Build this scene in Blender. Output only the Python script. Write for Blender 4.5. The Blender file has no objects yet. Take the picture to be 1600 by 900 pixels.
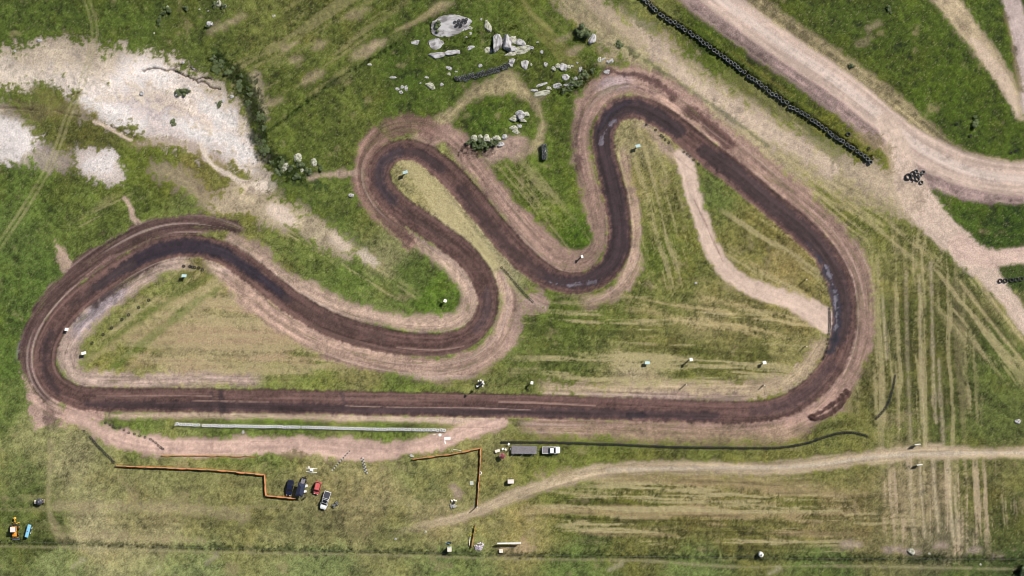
import bpy, bmesh, math, random
import numpy as np
from mathutils import Vector, Matrix, noise as mnoise

# ------------------------------------------------------------------ camera, sky, sun, exposure
SC = bpy.context.scene
COL = SC.collection
S = 0.175                      # metres per survey unit (plan drawn on a 1600 x 900 unit sheet)
HALF_W = 800 * S
FOV = math.radians(40.0)
CAM_H = HALF_W / math.tan(FOV / 2)
cd = bpy.data.cameras.new('camera'); cam = bpy.data.objects.new('camera', cd); COL.objects.link(cam)
cam.location = (0, 0, CAM_H); cam.rotation_euler = (0, 0, 0)
cd.sensor_width = 36; cd.angle = FOV; cd.clip_start = 1; cd.clip_end = 8000
SC.camera = cam

SUN_EL = math.radians(44.0)
SUN_DIR = Vector((0.74 * math.cos(SUN_EL), 0.673 * math.cos(SUN_EL), math.sin(SUN_EL))).normalized()   # towards the sun
w = bpy.data.worlds.new('World'); SC.world = w; w.use_nodes = True
nt = w.node_tree; nt.nodes.clear()
sky = nt.nodes.new('ShaderNodeTexSky'); sky.sky_type = 'NISHITA'; sky.sun_disc = False
sky.sun_elevation = SUN_EL; sky.sun_rotation = math.atan2(SUN_DIR.x, SUN_DIR.y)
bg = nt.nodes.new('ShaderNodeBackground'); bg.inputs['Strength'].default_value = 0.05
wo = nt.nodes.new('ShaderNodeOutputWorld')
nt.links.new(sky.outputs[0], bg.inputs[0]); nt.links.new(bg.outputs[0], wo.inputs[0])
sd = bpy.data.lights.new('sun', 'SUN'); sun = bpy.data.objects.new('sun', sd); COL.objects.link(sun)
sd.energy = 5.0; sd.angle = math.radians(0.53); sd.color = (1.0, 0.955, 0.89)
sun.rotation_euler = SUN_DIR.to_track_quat('Z', 'Y').to_euler(); sun.location = (60, 60, 120)
SC.view_settings.view_transform = 'Standard'; SC.view_settings.look = 'None'
SC.view_settings.exposure = 0.2; SC.view_settings.gamma = 1.0
SC.render.engine = 'CYCLES'; SC.render.filter_size = 1.0; SC.cycles.filter_width = 1.0

random.seed(7); RNG = np.random.default_rng(11)
ILLUM = 1.22                   # light on open flat ground, to turn survey colours into albedo

# ------------------------------------------------------------------ small tools
def P(u, v, z=0.0): return Vector(((u - 800) * S, (450 - v) * S, z))
def lin(c):
    c = np.asarray(c, float) / 255.0
    return np.where(c <= 0.04045, c / 12.92, ((c + 0.055) / 1.055) ** 2.4)
def alb(r, g, b): return lin((r, g, b)) / ILLUM
def heading(u0, v0, u1, v1): return math.atan2(-(v1 - v0), u1 - u0)

def hash2(ix, iy, seed):
    h = (ix.astype(np.int64) * 374761393 + iy.astype(np.int64) * 668265263 + seed * 974634777) & 0xFFFFFFFF
    h = ((h ^ (h >> 13)) * 1274126177) & 0xFFFFFFFF
    h = (h ^ (h >> 16)) & 0xFFFFFF
    return h.astype(np.float32) / 8388607.5 - 1.0
def vn(x, y, seed=0):
    xi = np.floor(x); yi = np.floor(y); fx = (x - xi).astype(np.float32); fy = (y - yi).astype(np.float32)
    fx = fx * fx * (3 - 2 * fx); fy = fy * fy * (3 - 2 * fy)
    xi = xi.astype(np.int64); yi = yi.astype(np.int64)
    a = hash2(xi, yi, seed); b = hash2(xi + 1, yi, seed); c = hash2(xi, yi + 1, seed); d = hash2(xi + 1, yi + 1, seed)
    return (a + (b - a) * fx) * (1 - fy) + (c + (d - c) * fx) * fy
def fbm(x, y, wl, octs=3, seed=0, gain=0.55):
    t = 0; amp = 1; tot = 0; f = 1.0 / wl
    for o in range(octs):
        t = t + amp * vn(x * f + 17.3 * o, y * f - 9.1 * o, seed + o * 13); tot += amp; amp *= gain; f *= 2.03
    return t / tot * 1.5
def ss(a, b, x):
    t = np.clip((x - a) / (b - a), 0, 1); return t * t * (3 - 2 * t)
def smooth_poly(pts, n=4, closed=False):
    p = np.array(pts, float); out = []; N = len(p)
    for i in range(N if closed else N - 1):
        if closed: a, b, c, d = p[i - 1], p[i], p[(i + 1) % N], p[(i + 2) % N]
        else: a, b, c, d = p[max(i - 1, 0)], p[i], p[i + 1], p[min(i + 2, N - 1)]
        for k in range(n):
            t = k / n
            out.append(0.5 * ((2 * b) + (c - a) * t + (2 * a - 5 * b + 4 * c - d) * t * t + (3 * b - a - 3 * c + d) * t ** 3))
    if not closed: out.append(p[-1])
    else: out.append(out[0])
    return np.array(out)

# ------------------------------------------------------------------ terrain grid
STEP = 0.3
ext = np.array([3, 8, 16, 30, 55, 100, 180, 320, 560, 950, 1600, 2600], float)
gx = np.arange(-156, 156.01, STEP); gy = np.arange(-96, 96.01, STEP)
GX = np.concatenate([gx[0] - ext[::-1], gx, gx[-1] + ext]); GY = np.concatenate([gy[0] - ext[::-1], gy, gy[-1] + ext])
NX, NY = len(GX), len(GY)
XX, YY = np.meshgrid(GX, GY)
U = (XX / S + 800).astype(np.float64).ravel(); V = (450 - YY / S).astype(np.float64).ravel()
NV = U.size

def pd(pts, margin=140):
    """distance to a polyline with half-width per vertex: d/hw, d, signed d, arclength, hw (far points: big)"""
    p = np.array(pts, float)
    hw_all = p[:, 2] if p.shape[1] > 2 else np.full(len(p), 1.0)
    m = (U > p[:, 0].min() - margin) & (U < p[:, 0].max() + margin) & (V > p[:, 1].min() - margin) & (V < p[:, 1].max() + margin)
    idx = np.nonzero(m)[0]
    u = U[idx].astype(np.float32); v = V[idx].astype(np.float32)
    best = np.full(idx.size, 1e9, np.float32); sg = np.zeros(idx.size, np.float32); sl = np.zeros(idx.size, np.float32); hw = np.ones(idx.size, np.float32)
    acc = 0.0
    for i in range(len(p) - 1):
        ax, ay = p[i, :2]; bx, by = p[i + 1, :2]; dx, dy = bx - ax, by - ay; L = math.hypot(dx, dy)
        if L < 1e-6: continue
        t = np.clip(((u - ax) * dx + (v - ay) * dy) / (L * L), 0, 1)
        ex = u - (ax + t * dx); ey = v - (ay + t * dy); d2 = ex * ex + ey * ey
        b = d2 < best
        best[b] = d2[b]; sl[b] = acc + t[b] * L; sg[b] = np.sign(dx * ey[b] - dy * ex[b]); hw[b] = hw_all[i] + t[b] * (hw_all[i + 1] - hw_all[i])
        acc += L
    d = np.sqrt(best)
    return idx, d, sg * d, sl, hw

# shared noise fields (survey units)
n_big = fbm(U, V, 150, 3, 1); n_mid = fbm(U, V, 42, 3, 2); n_sm = fbm(U, V, 13, 3, 3); n_fine = fbm(U, V, 5.0, 2, 4)
n_white = hash2((U * 1.7).astype(np.int64), (V * 1.7).astype(np.int64), 5)
edge = 0.6 * n_sm + 0.5 * n_fine

# ---- base vegetation colours: field samples spread over the site
ctrl = [  # u, v, r, g, b
 (60,20,82,96,42),(200,40,84,98,42),(300,60,84,94,44),(430,40,104,108,56),(520,60,100,106,52),(480,150,88,98,44),(560,120,92,102,46),
 (640,110,74,90,34),(720,80,80,94,38),(640,160,78,92,36),(560,170,98,106,50),(470,200,92,102,46),(850,40,92,104,46),(900,20,82,98,40),(830,110,86,96,40),
 (940,60,86,100,42),(1000,30,116,118,66),(1150,60,78,88,32),(1280,140,80,90,34),(1120,40,74,88,28),(1400,60,76,90,32),(1350,20,74,88,34),(1480,150,74,90,28),(1540,200,72,88,28),
 (1560,40,78,94,36),(1500,310,74,92,32),(1580,340,64,84,26),(1560,370,70,90,34),(1585,450,62,78,34),(1330,200,96,98,40),
 (40,300,92,108,50),(50,440,88,106,50),(15,380,92,108,54),(10,560,86,104,48),(20,620,98,110,58),(140,330,98,110,52),(220,310,96,108,48),(180,380,98,110,54),(130,220,98,98,52),
 (240,270,98,106,44),(310,280,116,110,60),(350,290,108,106,56),(290,330,104,112,60),(450,280,88,98,42),(520,320,94,104,50),(560,300,90,102,46),(500,400,104,116,58),(560,440,96,112,52),(640,430,92,106,52),(680,460,88,110,40),(600,410,128,126,86),
 (760,190,80,98,34),(820,290,92,104,42),(860,340,100,112,46),(895,370,78,100,28),(870,270,90,104,42),(900,160,84,98,38),
 (650,280,148,142,92),(700,340,156,148,104),(760,400,150,146,104),(1000,210,142,134,92),(1000,300,128,122,74),(1030,400,96,106,46),(1060,460,112,114,62),(1030,330,116,116,64),
 (1120,300,100,110,58),(1180,370,122,118,66),(1240,420,136,124,76),(1270,440,128,120,72),(880,500,94,106,48),(860,560,98,106,54),(960,500,100,106,54),(1000,530,110,110,62),(1100,500,130,122,80),(1150,520,118,112,68),(1080,560,104,106,54),(1180,570,100,102,52),(1240,540,128,122,76),(1000,585,156,146,106),
 (250,460,120,124,68),(210,490,118,122,68),(330,480,144,136,92),(400,530,150,138,98),(300,560,150,140,98),(200,560,122,122,66),(480,560,124,124,72),(500,590,112,120,62),(620,595,104,116,56),(560,580,128,124,76),(330,420,124,118,70),
 (1200,240,128,124,78),(1300,290,112,112,58),(1350,360,112,114,60),(1400,420,118,116,68),(1380,500,100,104,54),(1450,560,104,104,58),(1550,560,92,102,52),(1570,480,126,122,78),(1550,640,92,100,54),(1500,680,98,104,56),(1400,640,110,110,64),(1300,680,110,112,62),(1230,230,112,114,64),
 (200,663,104,118,56),(450,660,102,118,52),(600,662,104,118,54),(350,680,108,122,58),(750,690,128,126,78),
 (60,700,130,130,84),(30,740,112,118,70),(100,720,138,134,92),(20,790,92,104,54),(60,830,92,100,54),(200,760,132,130,84),(300,730,126,126,78),(350,770,126,124,78),(250,830,136,130,90),(150,830,142,136,96),(350,830,120,118,72),
 (500,750,132,126,82),(600,760,136,128,86),(550,800,136,128,86),(650,740,122,124,76),(680,810,138,130,88),(480,830,126,124,80),(620,845,122,122,76),(720,760,124,122,74),(780,740,124,122,72),(850,720,108,112,56),(950,712,106,112,54),(1100,712,110,114,58),(1250,710,114,114,62),
 (830,830,132,124,76),(900,780,104,108,54),(1000,770,100,102,50),(1100,780,114,106,62),(1200,800,112,106,62),(1300,790,122,112,72),(1000,830,108,106,58),(1150,840,108,104,58),(1350,840,116,108,72),(1250,750,106,106,54),(1450,780,136,124,92),(1540,770,104,102,58),(1580,820,88,92,50),(1560,740,110,108,66),(1480,850,112,104,82),
 (100,880,122,130,80),(300,880,124,132,82),(500,885,118,128,78),(700,885,112,124,72),(900,885,98,112,60),(1100,890,104,116,66),(1300,885,92,106,58),(1500,885,84,96,52),(1590,890,70,82,46)]
C = np.array(ctrl, float)
CL = lin(C[:, 2:5])
num = np.zeros((NV, 3), np.float32); den = np.zeros(NV, np.float32)
wu = U + 14 * n_mid + 5 * n_sm; wv = V + 14 * fbm(U, V, 42, 2, 77) + 5 * n_fine
for i in range(len(C)):
    d2 = ((wu - C[i, 0]) ** 2 + (wv - C[i, 1]) ** 2).astype(np.float32) + 60.0
    k = 1.0 / (d2 * d2)
    num += k[:, None] * CL[i].astype(np.float32); den += k
col = num / den[:, None]
lum = col.mean(1)
dryness = np.clip((lum - 0.085) / 0.18, 0, 1)           # 0 lush .. 1 straw
tall = 1.0 - 0.75 * dryness

def mix(mask, rgb, jitter=0.0):
    """lay a soil colour over the map where mask > 0"""
    global col
    c = lin(rgb).astype(np.float32)[None, :]
    col = col * (1 - mask[:, None]) + c * mask[:, None]
def mixi(idx, mask, rgb):
    c = lin(rgb).astype(np.float32)[None, :]
    col[idx] = col[idx] * (1 - mask[:, None]) + c * mask[:, None]

# grass mottling: clumps of darker / yellower growth
STRAW = (176, 164, 122)
amp = 1.02 + 0.20 * n_mid + (0.16 + 0.16 * tall) * n_sm + 0.36 * n_fine * (0.6 + 0.4 * tall) + 0.36 * n_white
col *= np.clip(amp, 0.3, 2.2)[:, None]; col *= (0.85 + 0.32 * dryness)[:, None]; col[:, 2] *= 0.86 + 0.36 * dryness; col[:, 1] *= 0.99 + 0.05 * tall; col[:, 0] *= 1.0 + 0.05 * dryness
yl = np.clip(fbm(U, V, 30, 3, 21), 0, 1) * 0.5 * tall
col[:, 0] *= 1 + 0.22 * yl; col[:, 2] *= 1 - 0.18 * yl
bare = ss(0.62, 1.05, fbm(U, V, 26, 4, 31) + 0.4 * dryness) * 0.5
mix(bare * ss(-100, 0, V) , (150, 136, 102))
speck = ss(0.86, 0.99, hash2((U * 1.1).astype(np.int64), (V * 1.1).astype(np.int64), 9)) * 0.35
mix(speck, (168, 160, 122))
speck = ss(0.80, 0.99, hash2((U * 0.9).astype(np.int64), (V * 0.9).astype(np.int64), 19)) * 0.45 * (0.4 + 0.6 * tall)
mix(speck, (48, 58, 24))

# mown swaths: cut straw left in rows
def stripes(cu, cv, ru, rv, ang, wl, strength, seed, rgb=STRAW, dark=0.25, thr=0.1):
    a = math.radians(ang); ca, sa = math.cos(a), math.sin(a)
    du, dv = U - cu, V - cv
    al = du * ca + dv * sa; ac = -du * sa + dv * ca
    m = ss(1.25, 0.75, np.sqrt((al / ru) ** 2 + (ac / rv) ** 2) + 0.18 * n_mid)
    acw = ac + 2.5 * fbm(al, ac, 90, 2, seed + 3)
    s = fbm(al / 22.0, acw, wl, 3, seed, 0.7) + 0.3 * vn(al / 30, acw / (wl * 0.35), seed + 8)
    mm = m * ss(thr, thr + 0.55, s + 0.14 * n_fine + 0.1 * n_white) * strength
    mix(mm, rgb)
    global col
    col *= (1 - dark * m * ss(0.15, 0.7, -s))[:, None]
stripes(1040, 540, 250, 72, 2, 9, 0.85, 101)
stripes(1090, 800, 320, 60, 2, 26, 0.55, 131, (186, 162, 126), 0.1)
stripes(1440, 600, 260, 80, 87, 26, 0.35, 132, (178, 160, 126), 0.1)
stripes(1130, 490, 170, 40, 12, 18, 0.7, 133, (190, 172, 126), 0.1)
stripes(380, 520, 190, 75, 3, 22, 0.6, 134, (182, 155, 126), 0.05, -0.15)
stripes(1220, 400, 100, 50, 33, 20, 0.6, 135, (186, 164, 112), 0.1)
stripes(700, 340, 130, 30, 52, 20, 0.7, 136, (190, 176, 132), 0.05, -0.3)
stripes(1120, 805, 310, 62, 1, 8, 0.85, 102, dark=0.4)
stripes(1440, 560, 95, 170, 2, 400, 0.0, 103)
stripes(1435, 560, 240, 92, 88, 10, 0.62, 104)
stripes(1470, 790, 90, 110, 88, 9, 0.75, 105, (188, 168, 140), 0.3, 0.05)
stripes(390, 530, 190, 80, 1, 10, 0.6, 106)
stripes(1540, 500, 120, 50, 53, 12, 0.75, 107)
stripes(1280, 270, 220, 45, 40, 9, 0.65, 108)
stripes(1210, 400, 95, 55, 33, 9, 0.7, 109)
stripes(1030, 350, 140, 40, 75, 8, 0.65, 110)
stripes(840, 320, 110, 40, 52, 8, 0.45, 111)
stripes(530, 400, 130, 34, 32, 9, 0.7, 112)
stripes(700, 340, 140, 34, 52, 8, 0.45, 113)
stripes(250, 490, 150, 34, -38, 16, 0.7, 114)
stripes(180, 360, 75, 45, -28, 9, 0.4, 115)
stripes(490, 60, 160, 70, -33, 14, 0.5, 116, (146, 136, 98))
stripes(1130, 80, 280, 30, 37, 9, 0.28, 117, (132, 120, 56))
stripes(400, 800, 420, 45, 1, 16, 0.35, 118, (164, 154, 112))
stripes(900, 60, 90, 60, 45, 12, 0.35, 119, (140, 130, 80))

def swath(pts, rgb, op):
    q = smooth_poly(pts, 4); i2, d2, sg2, sl2, hw2 = pd(q, 40)
    mixi(i2, ss(3, -4, d2 - hw2 + 4 * edge[i2]) * op * (0.75 + 0.25 * n_fine[i2]), rgb)
swath([(125,568,5),(200,515,6),(270,468,6),(330,430,4)], (104, 118, 52), 0.6); swath([(140,562,5),(215,512,6),(285,468,6),(340,448,5)], (180, 164, 122), 0.6)
swath([(175,575,6),(235,528,8),(300,478,7),(340,452,5)], (98, 116, 48), 0.65); swath([(200,578,5),(260,525,6),(325,470,6)], (176, 156, 120), 0.5)
for v_ in (508, 524, 541, 560): swath([(250,v_ + 3,3),(350,v_,4),(460,v_ + 4,3)], (182, 160, 126), 0.35)
wet = np.zeros(NV, np.float32)       # damp soil: glossier
Hh = 0.30 * n_big                     # ground height
dirt = np.zeros(NV, np.float32)      # bare soil: no grass
ROLES = {}

def band(pts, rgb, soft=5.0, jag=4.0, opacity=1.0, smoothn=4, mottle=0.16, streak=0.0, role=None, dirtw=1.0, seed=0, bed=0.0, wob=0.0, fade=0.0):
    if soft >= 12: soft *= 0.6; jag *= 1.5
    p = smooth_poly(pts, smoothn) if smoothn > 1 else np.array(pts, float)
    idx, d, sg, sl, hw = pd(p, margin=max(60, p[:, 2].max() * 2 + 20))
    e = (edge[idx] + 0.25 * n_white[idx]) * jag - wob * hw * n_mid[idx]
    m = ss(soft / 2, -soft / 2, d - hw + e) * opacity
    if fade:
        Lt = np.linalg.norm(np.diff(p[:, :2], axis=0), axis=1).sum(); m = m * ss(0, fade, sl) * ss(Lt, Lt - fade, sl)
    k = 1 + mottle * (0.5 * n_mid[idx] + 0.8 * n_sm[idx] + 0.9 * n_fine[idx] + 0.6 * n_white[idx])
    if streak: k = k * (1 + 1.5 * streak * fbm(sl / 26.0, sg, 4.2, 3, 200 + seed))
    c = lin(rgb).astype(np.float32)[None, :] * np.clip(k, 0.4, 1.7)[:, None]
    col[idx] = col[idx] * (1 - m[:, None]) + c * m[:, None]
    dirt[idx] = np.maximum(dirt[idx], m * dirtw)
    Hh[idx] += bed * m
    if role:
        r = ROLES.setdefault(role, np.zeros(NV, np.float32)); r[idx] = np.maximum(r[idx], m)
    return idx, m, sg, sl, hw

PINK = (192, 164, 152); PINK2 = (170, 144, 132); LILAC = (160, 144, 148); BROWN = (122, 96, 88); SAND = (228, 216, 208)

# ---- bare eroded hollow on the upper left
blobs = [(-30,112,34),(20,108,30),(70,95,34),(130,104,34),(200,118,40),(260,126,34),(300,150,36),(345,185,38),(375,222,30),(392,252,20),(418,288,10)]
band(blobs, (204, 188, 172), 26, 16, 0.88, mottle=0.24, seed=1, role='bare_sand', bed=-0.08)
band([(150,150,34),(220,165,40),(290,195,40),(340,215,30),(370,240,22)], (206, 192, 178), 26, 16, 0.9, mottle=0.2, bed=-0.08, role='bare_sand')
band([(90,125,12),(160,140,22),(210,110,22),(260,125,24),(300,160,26),(345,195,26),(375,225,20),(385,245,16)], (226, 213, 205), 24, 16, 0.85, mottle=0.22, bed=-0.03)
band([(170,165,18),(230,185,22),(300,215,16),(350,230,18)], (216, 202, 200), 22, 16, 0.75, mottle=0.24)
band([(10,100,20),(70,90,26),(130,90,22),(170,90,14)], (164, 148, 124), 26, 18, 0.3, mottle=0.3)
band([(-20,105,20),(40,120,18),(100,118,16),(160,125,14)], (220, 206, 192), 24, 16, 0.6, mottle=0.24)
band([(250,150,10),(300,175,14),(340,205,12)], (206, 186, 170), 20, 14, 0.5, mottle=0.26)
band([(190,165,10),(250,178,9),(300,190,6)], (196, 182, 182), 18, 12, 0.5, mottle=0.24)
band([(-20,190,44),(30,228,34),(40,240,20)], (186, 172, 160), 20, 10, 0.8, mottle=0.22, role='bare_sand', bed=-0.06)
band([(-20,205,30),(25,222,30),(50,230,14)], (226, 217, 214), 16, 11, 0.9, mottle=0.14)
band([(135,250,20),(160,262,26),(180,272,18)], (206, 192, 186), 16, 8, 0.9, mottle=0.2, role='bare_sand', bed=-0.05)
band([(142,254,12),(162,258,18)], (226, 217, 214), 14, 10, 0.9, mottle=0.14)
band([(60,240,18),(80,250,20),(105,250,14)], (166, 150, 144), 16, 9, 0.7)
band([(0,168,10),(60,172,14),(120,172,10),(150,180,8)], (120, 108, 76), 18, 10, 0.6, mottle=0.3)
band([(60,140,8),(75,150,14),(85,165,10)], (118, 116, 62), 14, 9, 0.7, mottle=0.3)
band([(205,225,5),(260,222,8),(310,232,10),(345,262,10)], (166, 146, 120), 14, 7, 0.5)
band([(250,265,14),(285,280,16),(320,312,12)], (168, 150, 130), 20, 10, 0.6)
band([(148,190,3.0),(170,200,2.6),(190,212,2.4),(206,220,2.2)], (206, 186, 168), 3, 1.5, 0.95)
band([(316,225,5),(322,245,4),(338,262,4),(362,275,3.5),(392,292,9),(420,292,10)], (222, 206, 190), 4, 2.5, 0.95)
band([(345,320,14),(390,310,20),(440,335,18),(490,356,18),(525,378,16),(545,388,12)], (190, 171, 148), 20, 12, 0.75, mottle=0.34, wob=0.4)
band([(425,325,8),(445,338,12),(462,350,6)], (222, 202, 186), 10, 9, 0.85)
band([(525,372,8),(540,385,9)], (212, 192, 174), 10, 9, 0.8)
band([(565,395,7),(572,402,8),(588,412,5)], (212, 194, 178), 8, 8, 0.8)
band([(398,120,9),(405,145,10),(412,175,8),(416,190,6)], (176, 160, 138), 14, 7, 0.6, mottle=0.3)
band([(195,310,3),(204,325,4),(208,340,3.5),(218,350,5)], (190, 166, 150), 4, 3, 0.9)
band([(86,376,3),(96,398,7),(106,420,9),(118,432,9)], (178, 154, 136), 5, 6, 0.9)
for a in range(5):
    band([(88+7*a,380+9*a,1.2),(104+6*a,408+6*a,2.2)], (188, 164, 146), 2.5, 2, 0.85)
for a, (u, v, r, k) in enumerate([(452,72,9,.5),(500,70,8,.5),(570,80,16,.5),(590,70,10,.5),(345,42,14,.4),(370,30,10,.4),(560,20,12,.4),(490,120,14,.45),(460,96,8,.5),(690,10,12,.5),(430,160,10,.45),
                                   (900,78,9,.6),(880,60,8,.4),(845,150,8,.4),(950,92,12,.6),(1365,40,8,.5),(1350,65,9,.35),(430,300,8,.5),(790,232,24,.75),(815,240,14,.5),(900,250,8,.4)]):
    band([(u - r, v + r * 0.5, r * 0.45), (u, v, r * 0.6), (u + r, v - r * 0.5, r * 0.4)], (178, 158, 132) if a < 18 else (180, 150, 142), 10, 6, k, mottle=0.25, dirtw=0.6)
for q in ([(185,128,6),(215,112,12),(255,122,12)], [(300,205,8),(345,215,14),(385,240,12)], [(130,150,5),(170,170,12),(215,190,10)], [(320,165,6),(355,190,10)], [(270,190,6),(300,200,8)]):
    band(q, (240, 233, 229), 20, 14, 0.75, mottle=0.18)
sp_ = ss(0.80, 0.97, hash2((U * 0.8).astype(np.int64), (V * 0.8).astype(np.int64), 29)) * ROLES['bare_sand'] * ss(-0.5, 0.6, fbm(U, V, 40, 2, 55)) * 0.55
mix(sp_, (124, 106, 84))
# hollow rim: small scarps where the bank has slumped
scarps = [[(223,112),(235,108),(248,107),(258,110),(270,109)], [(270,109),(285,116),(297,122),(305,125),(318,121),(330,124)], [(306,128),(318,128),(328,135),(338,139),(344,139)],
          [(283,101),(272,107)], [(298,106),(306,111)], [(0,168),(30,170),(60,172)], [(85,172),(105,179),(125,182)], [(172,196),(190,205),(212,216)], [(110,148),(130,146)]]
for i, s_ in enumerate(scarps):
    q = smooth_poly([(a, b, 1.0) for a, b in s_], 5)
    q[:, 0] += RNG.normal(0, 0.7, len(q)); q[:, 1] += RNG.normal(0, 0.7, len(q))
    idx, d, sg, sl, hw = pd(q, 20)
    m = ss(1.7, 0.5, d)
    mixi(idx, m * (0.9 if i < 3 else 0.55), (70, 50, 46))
    Hh[idx] -= 0.5 * m * (1.0 if i < 5 else 0.4)

# ---- sandy strip, gravel road and paths on the upper right
band([(840,-60,22),(900,-5,30),(960,45,32),(1040,98,34),(1120,162,34),(1200,215,34),(1290,262,32),(1370,300,26),(1430,330,20)], (172, 156, 128), 22, 12, 0.72, mottle=0.26, streak=0.16, seed=2, dirtw=0.6)
band([(990,30,8),(1030,80,12),(1090,135,14),(1150,175,18),(1200,205,16),(1250,232,14),(1300,262,14)], (206, 184, 168), 20, 12, 0.7, mottle=0.2)
band([(920,-5,10),(960,30,10),(1000,65,10)], (188, 168, 146), 16, 8, 0.7)
band([(1020,45,9),(985,20,8)], (104, 112, 62), 14, 8, 0.6, dirtw=0)
band([(1135,118,8),(1165,135,10),(1230,180,10)], (112, 112, 66), 12, 8, 0.5, dirtw=0)
band([(1265,205,6),(1290,225,12),(1320,245,14),(1340,262,10)], (108, 112, 64), 12, 8, 0.6, dirtw=0)
GR = [(1020,-90),(1095,-25),(1160,25),(1230,75),(1300,122),(1360,168),(1410,210),(1450,238),(1500,262),(1555,276),(1640,282),(1760,276)]
band([(a + 26, b - 14, 16) for a, b in GR[:7]] + [(1480,232,14),(1530,252,10),(1640,262,6)], (164, 148, 116), 8, 6, 0.8, mottle=0.4, streak=0.3, seed=3)
band([(a - 20, b + 16, 17) for a, b in GR[:7]] + [(1440,262,20),(1490,288,20),(1550,302,16),(1640,306,12)], (150, 128, 124), 8, 5, 0.95, mottle=0.3, streak=0.25, seed=4)
band([(a, b, 21 if i < 7 else 26) for i, (a, b) in enumerate(GR)], (196, 174, 160), 7, 3, 1.0, mottle=0.13, streak=0.16, seed=5, role='gravel_road', bed=-0.10)
band([(a + 1, b, 9) for a, b in GR], (212, 194, 184), 12, 4, 0.7, mottle=0.08, streak=0.1, seed=6)
for off in (-9, -3.5, 4, 10):
    band([(a + off * .5, b - off * .8, 1.3) for a, b in GR], (176, 152, 140) if off in (-9, 10) else (216, 198, 186), 3, 3, 0.5, mottle=0.2, streak=0.3, seed=60 + int(off))
idx, m, sg, sl, hw = band([(1385,190,16),(1402,225,18),(1412,265,20),(1430,305,26),(1470,355,22),(1515,398,22),(1545,430,16),(1580,475,13),(1625,535,13),(1700,640,13)], (204, 182, 166), 8, 5, 1.0, mottle=0.12, streak=0.08, seed=7, role='dirt_path', bed=-0.05)
band([(1500,385,18),(1535,402,15),(1575,402,13),(1650,390,13),(1760,370,13)], (208, 182, 168), 7, 4, 1.0, mottle=0.1, streak=0.1, seed=8, role='dirt_path', bed=-0.05)
band([(1330,262,14),(1375,282,22),(1420,310,26)], (190, 170, 150), 22, 12, 0.7, mottle=0.22)
band([(1345,215,10),(1385,232,10),(1392,260,8)], (150, 134, 96), 16, 8, 0.6, mottle=0.35, dirtw=0.3)
band([(1440,-40,14),(1478,0,18),(1505,35,18),(1535,75,16),(1565,115,14),(1585,150,10),(1596,185,6)], (178, 160, 132), 9, 5, 0.95, mottle=0.22, streak=0.2, seed=9, role='farm_track')
band([(1520,62,6),(1545,95,9),(1570,130,9),(1590,178,4)], (206, 184, 164), 8, 4, 0.9, mottle=0.12)
band([(1566,-40,14),(1580,0,14),(1592,50,15),(1602,110,14),(1610,180,12)], (190, 172, 166), 6, 3, 1.0, mottle=0.12, streak=0.1, seed=10, role='dirt_path')
band([(1570,20,3),(1583,75,4),(1594,140,4)], (120, 108, 72), 6, 4, 0.8, mottle=0.4)
# dark rank growth lines
for q in ([(965,66,3.5),(1000,90,3.5),(1060,130,4),(1110,163,4),(1160,198,3.5),(1200,228,2)], [(398,222,3),(430,198,2.5),(505,140,3),(530,120,2.6),(560,104,2.8),(590,86,2.6),(622,66,2)], [(560,140,2.5),(566,165,3.5),(576,185,3)],
          [(600,262,2.5),(612,290,3),(640,318,3),(680,350,3),(715,375,3),(760,420,3)]):
    band(q, (62, 80, 32), 6, 4, 0.6, mottle=0.3, dirtw=0)
band([(335,88,10),(365,112,14),(392,150,14),(402,190,14),(410,235,12),(440,258,12),(470,275,12),(510,290,8)], (56, 72, 32), 14, 8, 0.75, mottle=0.35, dirtw=0)
band([(430,290,10),(470,300,12),(520,340,10),(560,380,8)], (78, 94, 40), 14, 8, 0.45, mottle=0.35, dirtw=0)

# ---- farm two-track on the left
q = smooth_poly([(118,-60,1),(134,-5,1),(147,40,1),(144,75,1),(125,140,1),(104,190,1),(82,250,1),(45,315,1),(0,382,1),(-60,470,1)], 6)
idx, d, sg, sl, hw = pd(q, 40)
m = ss(3.2, 1.2, np.abs(np.abs(sg) - 3.8) + 1.2 * edge[idx]) * 0.5 * (0.55 + 0.45 * ss(-0.4, 0.5, n_mid[idx]))
mixi(idx, m, (164, 158, 112)); dirt[idx] = np.maximum(dirt[idx], m)
r = ROLES.setdefault('farm_track', np.zeros(NV, np.float32)); r[idx] = np.maximum(r[idx], ss(3.4, 2.6, np.abs(np.abs(sg) - 3.8)) * 1.0)
Hh[idx] -= 0.08 * m
# footpath round the boulders
band([(640,230,12),(690,192,12),(720,165,9),(755,140,13),(795,130,16),(822,148,8),(842,172,5),(848,195,5),(842,220,6),(832,250,8)], (178, 160, 128), 10, 7, 0.68, mottle=0.3, streak=0.2, seed=12, role='footpath', wob=0.4, fade=30)
band([(620,46,3),(645,36,3),(670,20,4),(690,6,4)], (160, 146, 110), 5, 3, 0.7)
band([(812,-10,3),(830,20,3),(860,48,3.5)], (140, 134, 84), 6, 3, 0.6)
for vx, a, b, k in ((1352,395,520,.4),(1418,430,690,.35),(1440,430,700,.4),(1457,410,660,.55),(1470,560,700,.5),(1381,450,560,.5),(1424,728,850,.5),(1440,722,840,.6),(1461,718,830,.7),(1485,718,850,.8),(1494,760,850,.6)):
    band([(vx - 3, a, 2.2), (vx, (a + b) / 2, 2.6), (vx + 5, b, 2.2)], (192, 178, 146), 4, 3, k, mottle=0.3, dirtw=0.4)
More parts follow.
